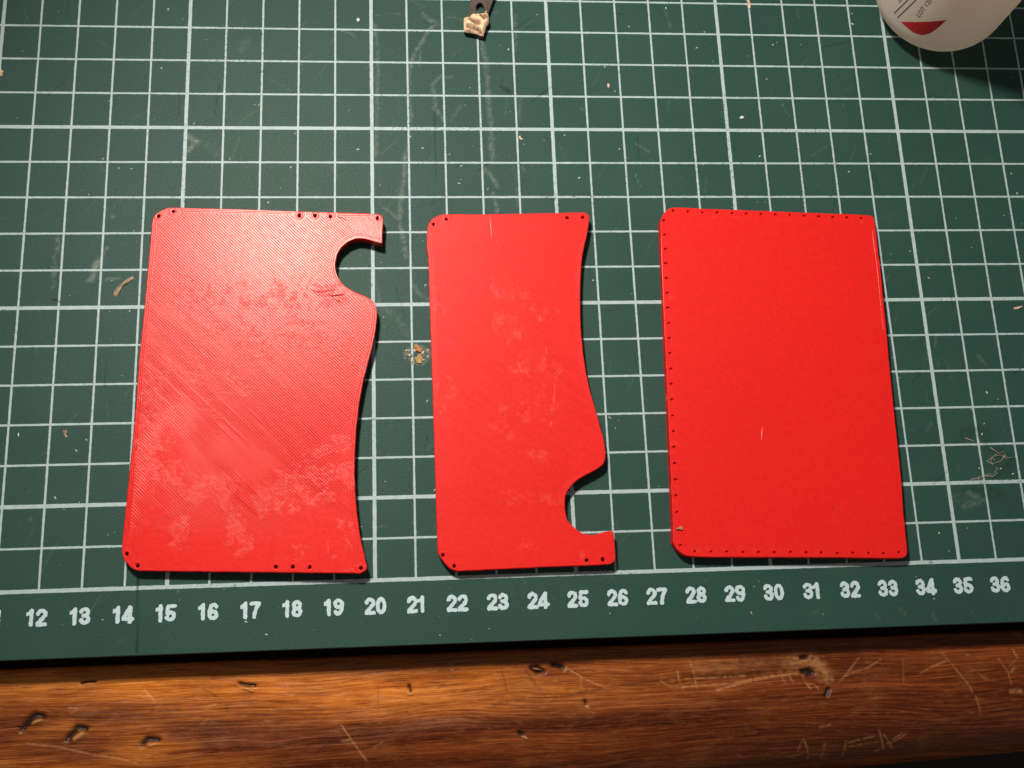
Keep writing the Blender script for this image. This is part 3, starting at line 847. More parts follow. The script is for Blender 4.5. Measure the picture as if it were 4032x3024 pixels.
    for p, w, s in grains:
        q = [(a_ - cen[0], b_ - cen[1]) for a_, b_ in pl(p, h)]
        if len(q) == 1: q = q + [(q[0][0] + 1e-3, q[0][1])]
        dd, _ = seg_dist(co[:, 0], co[:, 1], q)
        G = G * (1 - np.clip(1.4 - dd / w, 0, 1) * s)
    attr(me, 'edge', E); attr(me, 'hole', HD); attr(me, 'wear', W); attr(me, 'scratch', S); attr(me, 'grain', G)
    # fine scratches are narrow raised slivers of torn plastic
    for k, (p, w) in enumerate(scratches):
        q = np.array([(a_ - cen[0], b_ - cen[1]) for a_, b_ in pl(p, h)])
        u_ = np.clip((q[:, 0] - lo[0]) / (hi[0] - lo[0]), 0, 1); v_ = (q[:, 1] - lo[1]) / (hi[1] - lo[1]) - 0.5
        lf = curl * u_ ** 2 * (0.75 + 0.5 * v_ ** 2)
        kx = lf / (CAM[2] - h)
        q = np.c_[q[:, 0] + (CAM[0] - cen[0] - q[:, 0]) * kx, q[:, 1] + (CAM[1] - cen[1] - q[:, 1]) * kx]
        ribbon('scratch', q, w, h + 0.0045, M_SCR, root, lf)
    return root, cen

def ribbon(name, q, w, z, mat, parent, lift=None):
    n = len(q); vs = []; fs = []
    for i in range(n):
        t = q[min(i + 1, n - 1)] - q[max(i - 1, 0)]; t = t / (np.linalg.norm(t) + 1e-9)
        nn = np.array([-t[1], t[0]]); ww = w * (0.35 if i in (0, n - 1) else 1.0)
        dz = lift[i] if lift is not None else 0.0
        vs += [(*(q[i] + nn * ww), z + dz - 0.003), (*q[i], z + dz), (*(q[i] - nn * ww), z + dz - 0.003)]
    for i in range(n - 1):
        for k in (0, 1):
            fs.append((3 * i + k, 3 * i + k + 1, 3 * i + k + 4, 3 * i + k + 3)[::-1])
    return mesh_obj(name, vs, fs, mat, parent)

M_GOUGE = plain('gouged_red', (0.40, 0.006, 0.006), 0.5, 0.3, 0.3, 900, 0.3)
M_SCR = plain('scratched_red', (0.95, 0.30, 0.24), 0.5, 0.5, 0.2, 900, 0.3)

H1 = 0.28
out1 = (zm(560, 780, 5.53, [(105, 1659), (185, 800), (205, 560), (225, 440), (260, 370), (330, 318), (420, 260), (520, 215), (640, 198), (860, 205), (1100, 210), (2200, 240)])
        + zm(1260, 800, 6.9125, [(0, 238), (950, 262), (1480, 283), (1600, 300), (1660, 318), (1700, 360), (1716, 410), (1715, 540), (1698, 900), (1690, 1075), (1675, 1090), (1640, 1085), (1500, 1050), (1300, 990), (1180, 970), (1080, 963), (980, 970), (880, 1000), (740, 1070), (600, 1190), (510, 1310), (455, 1430), (430, 1560)])
        + zm(1260, 1040, 6.9125, [(418, 0), (425, 130), (460, 280), (530, 420), (650, 570), (780, 660), (950, 755), (1130, 830), (1320, 915), (1400, 970), (1480, 1060), (1530, 1180), (1552, 1300), (1550, 1450), (1525, 1659)])
        + tl(1344, 1008, [(222, 480), (200, 590), (170, 700), (145, 800), (120, 930), (105, 1050), (95, 1150), (88, 1300), (87, 1450), (95, 1600)])
        + zm(1300, 2100, 8.295, [(965, 0), (1080, 560), (1165, 920), (1205, 1070), (1200, 1150), (1160, 1212), (1090, 1255), (1010, 1302), (950, 1318), (700, 1302), (0, 1292)])
        + tl(0, 2016, [(1700, 390), (1000, 382), (900, 380), (860, 368), (820, 330), (797, 295), (790, 240)])
        + tl(0, 1008, [(843, 1340), (870, 1080), (890, 800), (905, 620), (930, 380)]))
hol1 = (tl(0, 0, [(1028, 1400), (1123, 1370), (1940, 1397), (2042, 1398), (2142, 1404)]) + zm(1260, 800, 6.9125, [(1565, 405)])
        + tl(0, 2016, [(822, 270), (892, 346), (1788, 355), (1897, 355), (2007, 357)]) + zm(1300, 2100, 8.295, [(1005, 1130)]))
ov = lambda pts: [(u * 1.8228, v * 1.8228) for u, v in pts]      # points read in the whole photo at 2212 px
M_RED1 = red_material('red_plastic_open_lines', 45, 0.060, 1.0, 0.32, 1.0, 1.0, gl=0.33)
w1 = [(ov([(340, 600), (420, 640), (520, 640)]), 0.5, 0.45), (ov([(560, 650), (720, 640)]), 0.55, 0.6),
      (ov([(330, 830), (340, 960)]), 0.45, 0.85), (ov([(320, 880), (300, 1010), (340, 1030)]), 0.35, 0.8),
      (ov([(420, 800), (520, 830)]), 0.45, 0.55), (ov([(340, 1010), (430, 1060), (490, 1050)]), 0.45, 0.9),
      (ov([(500, 1110), (520, 1180)]), 0.35, 1.0), (ov([(380, 1130), (390, 1160)]), 0.35, 0.9), (ov([(345, 1140)]), 0.2, 0.8),
      (ov([(560, 1090), (620, 1040), (760, 1020)]), 0.4, 0.95), (ov([(600, 1090), (720, 1060)]), 0.35, 0.7),
      (ov([(660, 1000), (740, 960)]), 0.3, 0.7), (ov([(640, 700), (780, 780)]), 0.5, 0.6), (ov([(480, 700), (600, 760)]), 0.5, 0.45),
      (ov([(740, 1120), (760, 1180)]), 0.3, 0.35), (ov([(620, 1190), (720, 1200)]), 0.3, 0.3)]
g1 = [(ov([(390, 900), (330, 1090)]), 0.6, 0.7), (ov([(480, 970), (560, 1010)]), 0.55, 0.6), (ov([(320, 1180), (560, 1210), (740, 1190)]), 0.9, 0.92),
      (ov([(640, 1100), (720, 1140)]), 0.6, 0.7), (ov([(780, 490), (810, 500)]), 0.4, 0.8), (ov([(350, 960), (450, 1060)]), 0.5, 0.6), (ov([(740, 960), (760, 1060)]), 0.4, 0.5)]
s1 = [(tl(0, 1008, p), 0.010) for p in ([(1260, 415), (1440, 410)], [(1400, 550), (1510, 605)], [(1250, 490), (1360, 510)], [(1085, 735), (1250, 755)],
      [(1250, 770), (1440, 790)], [(1250, 820), (1420, 845)], [(1390, 885), (1530, 890)], [(1565, 845), (1640, 852)], [(1600, 875), (1740, 880)],
      [(1260, 990), (1400, 1000)], [(1340, 1040), (1440, 1025)], [(1290, 750), (1500, 780)], [(1310, 940), (1480, 915)], [(1370, 1050), (1470, 1048)])]
s1 += [(tl(0, 2016, [(2125, 180), (2127, 270)]), 0.008), (tl(0, 2016, [(1630, 170), (1645, 190)]), 0.008)]
p1, c1 = build_plate(out1, hol1, H1, 0.050, M_RED1, 'printed_plate', w1, s1, g1, curl=0.11)
for gp_ in ([(1450, 690), (1520, 705), (1620, 690)], [(1540, 715), (1600, 730), (1690, 718)], [(1480, 715), (1560, 698)], [(1290, 745), (1360, 765), (1450, 750)], [(1610, 748), (1660, 770)],
            [(1180, 715), (1260, 712)], [(1330, 480), (1420, 505)], [(1700, 205), (1640, 180)]):
    q_ = np.array([(a_ - c1[0], b_ - c1[1]) for a_, b_ in pl(zm(394, 748, 1.755, gp_), H1)])
    xs_ = np.array([v_.co.x for v_ in p1.children[0].data.vertices]) / CM
    lf = 0.11 * np.clip((q_[:, 0] - xs_.min()) / (xs_.max() - xs_.min()), 0, 1) ** 2 * 0.80
    q_ = q_ + (CAM[:2] - c1 - q_) * (lf / (CAM[2] - H1))[:, None]
    ribbon('gouge', q_, 0.017, H1 + 0.006, M_GOUGE, p1, lf)
tag(p1, 'wide red plastic plate with notch near its top and glossy ridged worn face', 'plate', 'red plastic plates laid on the mat')

out2 = (tl(1344, 0, [(553, 1600), (556, 1500), (565, 1450), (585, 1422), (620, 1400), (660, 1388), (900, 1388), (1400, 1379), (1570, 1376), (1595, 1385), (1607, 1405), (1605, 1440), (1590, 1530), (1570, 1620)])
        + tl(1344, 1008, [(1560, 20), (1553, 110), (1548, 250), (1550, 400), (1557, 520), (1570, 640), (1590, 770), (1620, 900), (1655, 1020), (1685, 1130), (1705, 1210), (1713, 1270)])
        + zm(2200, 1780, 3.456, [(640, 20), (630, 100), (605, 160), (560, 205), (480, 255), (380, 305), (270, 370), (180, 450), (120, 530), (95, 600), (85, 680), (88, 780), (105, 870), (125, 935), (180, 1000), (280, 1080), (350, 1115), (430, 1130), (530, 1115), (620, 1085), (690, 1070), (735, 1075), (750, 1095), (755, 1150), (762, 1250), (770, 1400), (770, 1455), (755, 1490), (715, 1520), (640, 1530), (300, 1545), (0, 1555)])
        + tl(1344, 2016, [(1100, 366), (800, 381), (750, 382), (700, 362), (655, 310), (630, 270), (622, 180)])
        + tl(1344, 1008, [(615, 1659), (600, 1150), (585, 700), (572, 300), (563, 20)]))
hol2 = tl(1344, 0, [(598, 1454), (681, 1420), (1463, 1411), (1564, 1408)]) + tl(1344, 2016, [(658, 278), (732, 349), (1590, 312), (1694, 307)])
M_RED2 = red_material('red_plastic_fine_lines', 35, 0.052, 0.45, 0.42, 4.0, 0.85, gl=0.22)
w2 = [(tl(1344, 1008, p), w, s) for p, w, s in [([(990, 210), (1150, 270)], 0.35, 0.8), ([(1050, 420), (1120, 490)], 0.4, 0.9), ([(1270, 360), (1400, 380)], 0.25, 0.7),
      ([(1180, 700), (1300, 720)], 0.4, 0.9), ([(1380, 760), (1420, 740)], 0.2, 0.7), ([(1300, 900), (1400, 960)], 0.3, 0.6), ([(620, 840), (700, 820)], 0.3, 0.9), ([(640, 960), (690, 930)], 0.3, 0.7),
      ([(1010, 1080), (1080, 1150)], 0.3, 0.8), ([(1250, 1300), (1320, 1310)], 0.25, 0.7), ([(1080, 1580), (1120, 1570)], 0.25, 0.8), ([(1210, 1530), (1370, 1570)], 0.3, 0.7),
      ([(600, 220), (610, 350)], 0.2, 0.7), ([(1370, 1000), (1360, 1080)], 0.15, 0.7), ([(1090, 1000), (1350, 1020)], 0.4, 0.4)]]
w2 += [(tl(1344, 2016, [(1180, 190), (1220, 210)]), 0.25, 0.6), (tl(1344, 2016, [(1560, 290), (1590, 340)]), 0.2, 0.8)]
g2 = [(tl(1344, 2016, [(700, 250), (1500, 250)]), 0.8, 0.9), (tl(1344, 0, [(700, 1440), (1500, 1440)]), 0.5, 0.8), (tl(1344, 1008, [(1600, 1290)]), 0.5, 0.8), (tl(1344, 1008, [(1500, 400)]), 0.5, 0.6),
      (tl(1344, 1008, [(650, 1100), (680, 1500)]), 0.5, 0.5)]
s2 = [(tl(1344, 0, [(962, 1395), (968, 1460), (975, 1545)]), 0.009), (tl(1344, 0, [(1000, 1560), (1025, 1590)]), 0.007)]
s2 += [(tl(1344, 1008, p), 0.009) for p in ([(1290, 390), (1288, 430)], [(1325, 590), (1330, 640)], [(1388, 790), (1430, 740)], [(1360, 1070), (1362, 1100)], [(1385, 830), (1375, 960)], [(1130, 460), (1120, 510)], [(1150, 700), (1170, 760)], [(605, 300), (612, 360)], [(670, 350), (672, 385)])]
p2, c2 = build_plate(out2, hol2, H1, 0.050, M_RED2, 'printed_plate', w2, s2, g2, curl=0.05)
tag(p2, 'narrow red plastic plate with its notch at the bottom, lying between two wider plates', 'plate', 'red plastic plates laid on the mat')

H3 = 0.30
out3 = ([(2600, 890), (2600.5, 872), (2604, 857), (2611, 844), (2622, 830)]
        + zm(2560, 780, 5.53, [(430, 215), (520, 203), (800, 207), (1100, 225), (1700, 245), (2212, 265)])
        + zm(3320, 780, 5.53, [(0, 345), (300, 355), (560, 373), (630, 393), (670, 430), (690, 530), (730, 830), (780, 1300)])
        + tl(2688, 1008, [(1278, 40), (1300, 270), (1325, 520), (1340, 700), (1370, 1000), (1395, 1230), (1420, 1480), (1432, 1659)])
        + zm(3300, 2050, 5.53, [(1470, 260), (1500, 560), (1511, 690), (1500, 745), (1450, 795), (1400, 818), (900, 818), (0, 805)])
        + zm(2600, 2000, 7.37, [(2212, 1430), (1060, 1420), (870, 1402), (760, 1385), (650, 1340), (560, 1270), (480, 1195), (420, 1100), (375, 1000), (365, 500), (345, 0)]))
hol3 = (zm(2560, 780, 5.53, [(505, 280), (297, 488), (318, 802), (335, 1118)])
        + tl(2688, 0, [(35, 1373), (129, 1377), (224, 1380), (321, 1384), (413, 1388), (508, 1390), (602, 1393), (695, 1397), (789, 1400), (882, 1405), (975, 1409), (1066, 1412), (1157, 1416)])
        + tl(1344, 1008, [(2103, 50), (2107, 147), (2113, 242), (2117, 338), (2122, 436), (2127, 534), (2130, 632), (2136, 733), (2139, 832), (2143, 933), (2148, 1036), (2154, 1139), (2157, 1241), (2161, 1346), (2167, 1450), (2170, 1556)])
        + zm(2600, 2000, 7.37, [(485, 135), (585, 1095), (1003, 1270), (1475, 1280), (1930, 1280)])
        + tl(2688, 2016, [(392, 262), (492, 262), (596, 262), (700, 263), (802, 265), (898, 266), (1003, 268), (1103, 267), (1206, 269), (1302, 268), (1402, 266)]))
M_RED3 = red_material('red_plastic_smooth', 36, 0.05, 0.26, 0.50, 8.0, 0.5, base=(0.74, 0.0140, 0.0130), gl=0.2)
w3 = [(tl(1344, 1008, [(2130, 100), (2140, 800), (2160, 1500)]), 0.10, 0.5), (tl(2688, 0, [(60, 1400), (1150, 1440)]), 0.08, 0.35), (tl(2688, 2016, [(0, 230), (700, 260)]), 0.1, 0.35)]
s3 = [(tl(2688, 1008, [(517, 1110), (512, 1150), (510, 1195)]), 0.009)]
g3 = [(tl(2688, 1008, [(900, 300), (1000, 1400)]), 1.3, 0.8)]
p3, c3 = build_plate(out3, hol3, H3, 0.045, M_RED3, 'printed_plate', w3, s3, g3, step=0.11, hole_z=H3 - 0.055)
tag(p3, 'smooth red plastic plate without a notch, small stitching holes along three edges', 'plate', 'red plastic plates laid on the mat')

# ------------------------------------------------------------------ tubes (threads, edge glints)
def tube(name, pts, rad, mat, parent=None, loc=(0, 0, 0), seg=6):
    P = [Vector(p) for p in pts]; vs = []; fs = []
    n = len(P)
    for i in range(n):
        t = (P[min(i + 1, n - 1)] - P[max(i - 1, 0)]).normalized()
        u = t.cross(Vector((0, 0, 1)))
        u = u.normalized() if u.length > 1e-6 else Vector((1, 0, 0))
        w = u.cross(t)
        r = rad[i] if hasattr(rad, '__len__') else rad
        for k in range(seg):
            a = k / seg * 2 * math.pi
            vs.append(tuple(P[i] + u * (r * math.cos(a)) + w * (r * math.sin(a))))
    for i in range(n - 1):
        for k in range(seg):
            k2 = (k + 1) % seg
            fs.append((i * seg + k, (i + 1) * seg + k, (i + 1) * seg + k2, i * seg + k2))
    fs.append(tuple(range(seg))); fs.append(tuple(reversed(range((n - 1) * seg, n * seg))))
    return mesh_obj(name, vs, fs, mat, parent, loc, smooth=True)

# gloss tubes added on the smooth plate's side edges to draw highlight lines
M_GLINT = NT('red_glint').set(Base_Color=(0.74, 0.02, 0.016), Roughness=0.24, Specular_IOR_Level=0.5)
def glint_tube(px, rr, dz):
    q = [(x - c3[0], y - c3[1], H3 + dz) for x, y in pl(px, H3)]
    n = len(q)
    tube('glint_tube', q, [rr * (0.25 + 0.75 * math.sin(math.pi * (i + 0.15) / (n - 0.7)) ** 0.5) for i in range(n)], M_GLINT, p3)
edge_px = zm(3320, 780, 5.53, [(692, 600), (708, 720), (722, 830), (738, 960), (752, 1080), (768, 1200), (780, 1300)]) + tl(2688, 1008, [(1278, 40), (1290, 160), (1306, 320), (1322, 480), (1333, 620)])
for du, rr, dz in ((-13, 0.011, -0.004), (-4, 0.015, -0.016)):
    glint_tube([(u + du, v) for u, v in edge_px], rr, dz)
left_px = [(2601.5, 895), (2603, 940), (2605, 990), (2607.5, 1050), (2609.5, 1100), (2612, 1160), (2614.5, 1230), (2618, 1320), (2621, 1400)]
glint_tube(left_px, 0.010, -0.006)
glint_tube([(u + 9, v + 480) for u, v in [(2612.5, 1010), (2616, 1100), (2619, 1170)]], 0.007, -0.005)

# ------------------------------------------------------------------ bottle
BC = np.array([36.476, 16.387]); BR, BF = 1.963, 0.975
t = NT('white_bottle_plastic'); v = t.obj()
nz = t.noise(v, 60, 4, 0.6); sm = t.noise(t.scale(v, (1, 1, 0.5), (4, 2, 1)), 110, 4, 0.65)
c = t.mix(t.maprange(nz, 0.3, 0.7), (0.91, 0.86, 0.80), (0.96, 0.92, 0.86))
c = t.mix(t.math('MULTIPLY', t.maprange(sm, 0.58, 0.74), 0.22), c, (0.50, 0.40, 0.32))
t.set(Base_Color=c, Roughness=0.5, Specular_IOR_Level=0.35, Normal=t.bump(t.noise(v, 900, 3), 0.08, 0.0002))
tr = t.n.new('ShaderNodeBsdfTranslucent'); tr.inputs['Color'].default_value = (1.0, 0.92, 0.82, 1)
mx = t.n.new('ShaderNodeMixShader'); mx.inputs[0].default_value = 0.56
t.l.new(t.bsdf.outputs[0], mx.inputs[1]); t.l.new(tr.outputs[0], mx.inputs[2])
t.l.new(mx.outputs[0], t.n['Material Output'].inputs['Surface'])
M_BOT = t.mat
M_CAP = plain('bottle_cap_plastic', (0.55, 0.05, 0.04), 0.4, 0.5)
M_BLK = plain('black_print', (0.03, 0.022, 0.02), 0.6)
M_LRED = plain('red_print', (0.55, 0.018, 0.022), 0.5, 0.4, 0.1)

def lathe(name, prof, mat, parent, seg=72):
    vs, fs = [], []
    for r, z in prof:
        for k in range(seg):
            a = k / seg * 2 * math.pi
            vs.append((r * math.cos(a), r * math.sin(a), z))
    for i in range(len(prof) - 1):
        for k in range(seg):
            k2 = (k + 1) % seg
            fs.append((i * seg + k, i * seg + k2, (i + 1) * seg + k2, (i + 1) * seg + k))
    fs.append(tuple(reversed(range(seg)))); fs.append(tuple(range((len(prof) - 1) * seg, len(prof) * seg)))
    return mesh_obj(name, vs, fs, mat, parent, smooth=True)

bottle = empty('glue_bottle', (BC[0], BC[1], 0))
tag(bottle, 'white plastic bottle with red mark and black print standing on the mat', 'bottle')
prof = [(0.55, 0.05), (0.75, 0.0)]
prof += [(BR - BF + BF * math.sin(a), BF - BF * math.cos(a)) for a in np.linspace(0.05, math.pi / 2, 14)]
prof += [(BR, 3.0), (BR, 6.0), (BR, 8.2), (BR * 0.96, 8.7), (BR * 0.82, 9.2), (BR * 0.6, 9.6), (0.9, 9.8), (0.85, 10.2)]
lathe('body', prof, M_BOT, bottle)
lathe('cap', [(1.0, 9.95), (1.02, 10.0), (0.98, 10.9), (0.55, 11.1), (0.32, 12.6), (0.12, 12.75)], M_CAP, bottle, 40)

def cyl_hit(u, v):
    """photo pixel -> (angle, height) on the bottle's wall"""
    d = np.array([(u - 2016) / F, (v - 1512) / F, 1.0]) @ ROT
    o = CAM[:2] - BC; A = d[:2] @ d[:2]; B = 2 * o @ d[:2]; Cc = o @ o - BR * BR
    D = max(B * B - 4 * A * Cc, 0)
    P = CAM + (-B - math.sqrt(D)) / (2 * A) * d
    return math.atan2(P[1] - BC[1], P[0] - BC[0]), P[2]
def on_wall(a, z, lift=0.006):
    r = BR + lift
    if z < BF:
        r = BR - BF + math.sqrt(max(BF * BF - (BF - z) ** 2, 0)) + lift
    return (r * math.cos(a), r * math.sin(a), z)
def wall_patch(name, poly, mat, lift=0.006):
    """polygon in (angle, height) laid on the bottle, finely divided"""
    L = np.array(poly); pp = []
    for i in range(len(L)):
        a, b = L[i], L[(i + 1) % len(L)]
        k = max(1, int(np.hypot((b[0] - a[0]) * BR, b[1] - a[1]) / 0.06))
        pp += [tuple(a + (b - a) * j / k) for j in range(k)]
    L = np.array(pp)
    gx, gy = np.meshgrid(np.arange(L[:, 0].min(), L[:, 0].max(), 0.03), np.arange(L[:, 1].min(), L[:, 1].max(), 0.06))
    gx, gy = gx.ravel(), gy.ravel(); ok = inside(gx, gy, L)
    pts = [Vector(p) for p in L] + [Vector(p) for p in zip(gx[ok], gy[ok])]
    res = mgeo.delaunay_2d_cdt(pts, [(i, (i + 1) % len(L)) for i in range(len(L))], [], 0, 1e-6)
    V = np.array([p[:] for p in res[0]]); Tn = np.array([f for f in res[2]])
    C = V[Tn].mean(1); Tn = Tn[inside(C[:, 0], C[:, 1], L)]
    return mesh_obj(name, [on_wall(a, z, lift) for a, z in V], [tuple(map(int, f)) for f in Tn], mat, bottle)

Z3 = lambda p: zm(3400, 0, 3.5, p)
red = [cyl_hit(*q) for q in Z3([(518, 298), (640, 300), (830, 298), (1000, 290), (1145, 270), (1080, 335), (1000, 405), (930, 450), (860, 476), (800, 482), (730, 465), (660, 425), (585, 362)])]
wall_patch('red_mark', red, M_LRED)
for a, b in (((425, 183), (610, 0)), ((470, 243), (722, 0))):
    (a0, z0), (a1, z1) = cyl_hit(*Z3([a])[0]), cyl_hit(*Z3([b])[0])
    a1 = a0 + (a1 - a0); z2 = z1 + 1.2; a2 = a1
    wdt = 0.014 / BR
    wall_patch('printed_line', [(a0 - wdt, z0), (a0 + wdt, z0), (a1 + wdt, z1), (a2 + wdt, z2), (a2 - wdt, z2), (a1 - wdt, z1)], M_BLK)
def wall_text(body, a0, z0, size, xs=1.0, bold=0.0):
    V, Fc = text_shape(body, bold)
    V = V - [V[:, 0].min(), V[:, 1].min(), 0]
    # reads upwards along the bottle: text x -> height, text y -> angle (towards the lines)
    vs = [on_wall(a0 - y * size / BR, z0 + x * size * xs, 0.006) for x, y, _ in V]
    mesh_obj('printed_text', vs, [f[::-1] for f in Fc], M_BLK, bottle)
aL, zL = cyl_hit(*Z3([(775, 238)])[0])
wall_text('LOT 120', aL, zL, 0.195, 1.12)
aS, zS = cyl_hit(*Z3([(505, 45)])[0])
wall_text('ito', aS, zS, 0.15, 1.0)

# ------------------------------------------------------------------ metal strip with dried glue, at the far side
M_MET = plain('dark_oxidised_metal', (0.050, 0.033, 0.030), 0.55, 0.5, 0.45, 260, 0.5, 0.0002)
t = NT('dried_cream_glue'); v = t.obj()
n1 = t.noise(v, 420, 4, 0.6); pit = t.attr('pit')
c = t.mix(t.maprange(n1, 0.3, 0.7), (0.74, 0.50, 0.33), (0.86, 0.66, 0.45))
c = t.mix(pit, c, (0.12, 0.055, 0.028))
t.set(Base_Color=c, Roughness=0.5, Normal=t.bump(n1, 0.4, 0.0003))
M_GLUE = t.mat

ZS = 0.18
Q = lambda pts, z=ZS: pl(zm(1780, 0, 9.217, pts), z)
strip_c = np.array(Q([(950, 600)], 0)[0])
strip = empty('metal_strip', (strip_c[0], strip_c[1], 0))
tag(strip, 'dark metal strip with a round hole and dried cream glue on its end', 'metal strip')
def flat_part(name, outer, holes, z0, z1, mat, parent, origin):
    """a flat sheet with real thickness and holes"""
    loops = [np.array(outer) - origin] + [np.array(h) - origin for h in holes]
    if area2(loops[0]) < 0: loops[0] = loops[0][::-1]
    pts = []; edges = []; idx = []
    for L in loops:
        b = len(pts); pts += [Vector(p) for p in L]; idx.append((b, len(L)))
        edges += [(b + i, b + (i + 1) % len(L)) for i in range(len(L))]
    res = mgeo.delaunay_2d_cdt(pts, edges, [], 0, 1e-6)
    V = np.array([p[:] for p in res[0]]); Tn = np.array([f for f in res[2]])
    C = V[Tn].mean(1); ok = inside(C[:, 0], C[:, 1], loops[0])
    for L in loops[1:]: ok &= ~inside(C[:, 0], C[:, 1], L)
    Tn = Tn[ok]; n = len(V)
    vs = [(x, y, z1) for x, y in V] + [(x, y, z0) for x, y in V]
    fs = [tuple(map(int, f)) for f in Tn] + [tuple(int(k) + n for k in f[::-1]) for f in Tn]
    o_ = {}
    for new, olds in enumerate(res[3]):
        for q in olds: o_[q] = new
    for b, ln in idx:
        for i in range(ln):
            i0, i1 = o_[b + i], o_[b + (i + 1) % ln]
            fs.append((i0, n + i0, n + i1, i1))
    return mesh_obj(name, vs, fs, mat, parent)
outer = Q([(700, -700), (680, -300), (662, 0), (645, 300), (605, 470), (540, 600), (470, 900), (445, 1140), (800, 1230), (1140, 1335), (1210, 900), (1300, 520), (1390, 260), (1490, 0), (1640, -350), (1760, -700)])
ang = np.linspace(0, 2 * math.pi, 18, endpoint=False)
hole = Q([(1010 + 155 * math.cos(a), 300 + (210 if math.sin(a) < 0 else 260) * math.sin(a)) for a in ang])
flat_part('strip', outer, [hole], 0.03, ZS, M_MET, strip, strip_c)
gp = Q([(430, 640), (520, 615), (580, 600), (650, 600), (690, 540), (770, 475), (860, 500), (960, 500), (1080, 470), (1180, 455), (1235, 375), (1275, 360), (1285, 390), (1240, 450), (1310, 490), (1325, 620), (1345, 720), (1350, 830), (1300, 900), (1240, 970), (1200, 1120), (1150, 1300), (1080, 1290), (900, 1230), (700, 1190), (520, 1165), (425, 1115), (430, 980), (425, 850)], ZS + 0.03)
gp = np.array(gp) - strip_c
lo, hi = gp.min(0), gp.max(0)
gx, gy = np.meshgrid(np.arange(lo[0], hi[0], 0.022), np.arange(lo[1], hi[1], 0.022))
gx, gy = gx.ravel(), gy.ravel(); ok = inside(gx, gy, gp); gx, gy = gx[ok], gy[ok]
pts = [Vector(p) for p in gp] + [Vector(p) for p in zip(gx, gy)]
res = mgeo.delaunay_2d_cdt(pts, [(i, (i + 1) % len(gp)) for i in range(len(gp))], [], 0, 1e-6)
V = np.array([p[:] for p in res[0]]); Tn = np.array([f for f in res[2]])
C = V[Tn].mean(1); Tn = Tn[inside(C[:, 0], C[:, 1], gp)]
d, _ = seg_dist(V[:, 0], V[:, 1], [tuple(p) for p in gp] + [tuple(gp[0])])
hgt = np.clip(d / 0.05, 0, 1) ** 0.5 * 0.05 + (vnoise(V[:, 0] * 7 + 9, V[:, 1] * 7, 41, 3)) * 0.14 * np.clip(d / 0.08, 0, 1)
pitA = np.zeros(len(V))
for p, w in [([(690, 740), (760, 800), (880, 870), (950, 890)], 0.085), ([(560, 1010), (700, 1070), (880, 1110)], 0.075), ([(1180, 560), (1230, 640)], 0.075), ([(960, 1150), (1040, 1230)], 0.05), ([(1050, 640), (1180, 720)], 0.05)]:
    q = [(a - strip_c[0], b - strip_c[1]) for a, b in Q(p)]
    dd, _ = seg_dist(V[:, 0], V[:, 1], q)
    kk = np.clip(1.3 - dd / w, 0, 1)
    pitA = np.maximum(pitA, kk); hgt = hgt - kk * 0.08
go = mesh_obj('dried_glue', [(x, y, ZS + max(0.006, h_)) for (x, y), h_ in zip(V, hgt)], [tuple(map(int, f)) for f in Tn], M_GLUE, strip)
attr(go.data, 'pit', pitA * 0.85)

# ------------------------------------------------------------------ crumbs, shavings and threads
def flake(name, pts_px, z0, thick, mat, label, cat, seed, dome=0.6):
    L = np.array(pl(pts_px, z0)); c = L.mean(0); L = L - c
    if area2(L) < 0: L = L[::-1]
    n = len(L); r = np.random.default_rng(seed)
    vs = [(x, y, 0.002) for x, y in L]
    vs += [(x * 0.9, y * 0.9, thick * (0.5 + 0.5 * r.random())) for x, y in L]
    vs += [(x * 0.45, y * 0.45, thick * (dome + 0.7 * r.random())) for x, y in L]
    vs += [(0, 0, thick * (0.6 + 0.5 * r.random()))]
    fs = []
    for k in (0, 1):
        for i in range(n):
            j = (i + 1) % n
            fs.append((k * n + i, k * n + j, (k + 1) * n + j, (k + 1) * n + i))
    for i in range(n): fs.append((2 * n + i, 2 * n + (i + 1) % n, 3 * n))
    fs.append(tuple(reversed(range(n))))
    o = mesh_obj(name, vs, fs, mat, None, (c[0], c[1], z0))
    return tag(o, label, cat)

M_TAN = plain('tan_shaving', (0.30, 0.23, 0.155), 0.7, 0.3, 0.8, 380, 0.8)
M_CRM = plain('cream_scrap', (0.70, 0.52, 0.38), 0.6, 0.4, 0.3, 500, 0.5)
M_ORG = plain('orange_brown_bit', (0.42, 0.19, 0.075), 0.6, 0.4, 0.35, 500, 0.5)
M_CHIP = plain('wood_splinter', (0.40, 0.28, 0.13), 0.7, 0.3, 0.35, 700, 0.5)
M_THR = plain('dry_glue_thread', (0.36, 0.33, 0.27), 0.45, 0.5, 0.3, 600, 0.3)
M_WHT = plain('white_lint', (0.72, 0.74, 0.70), 0.6, 0.4, 0.15, 600, 0.3)

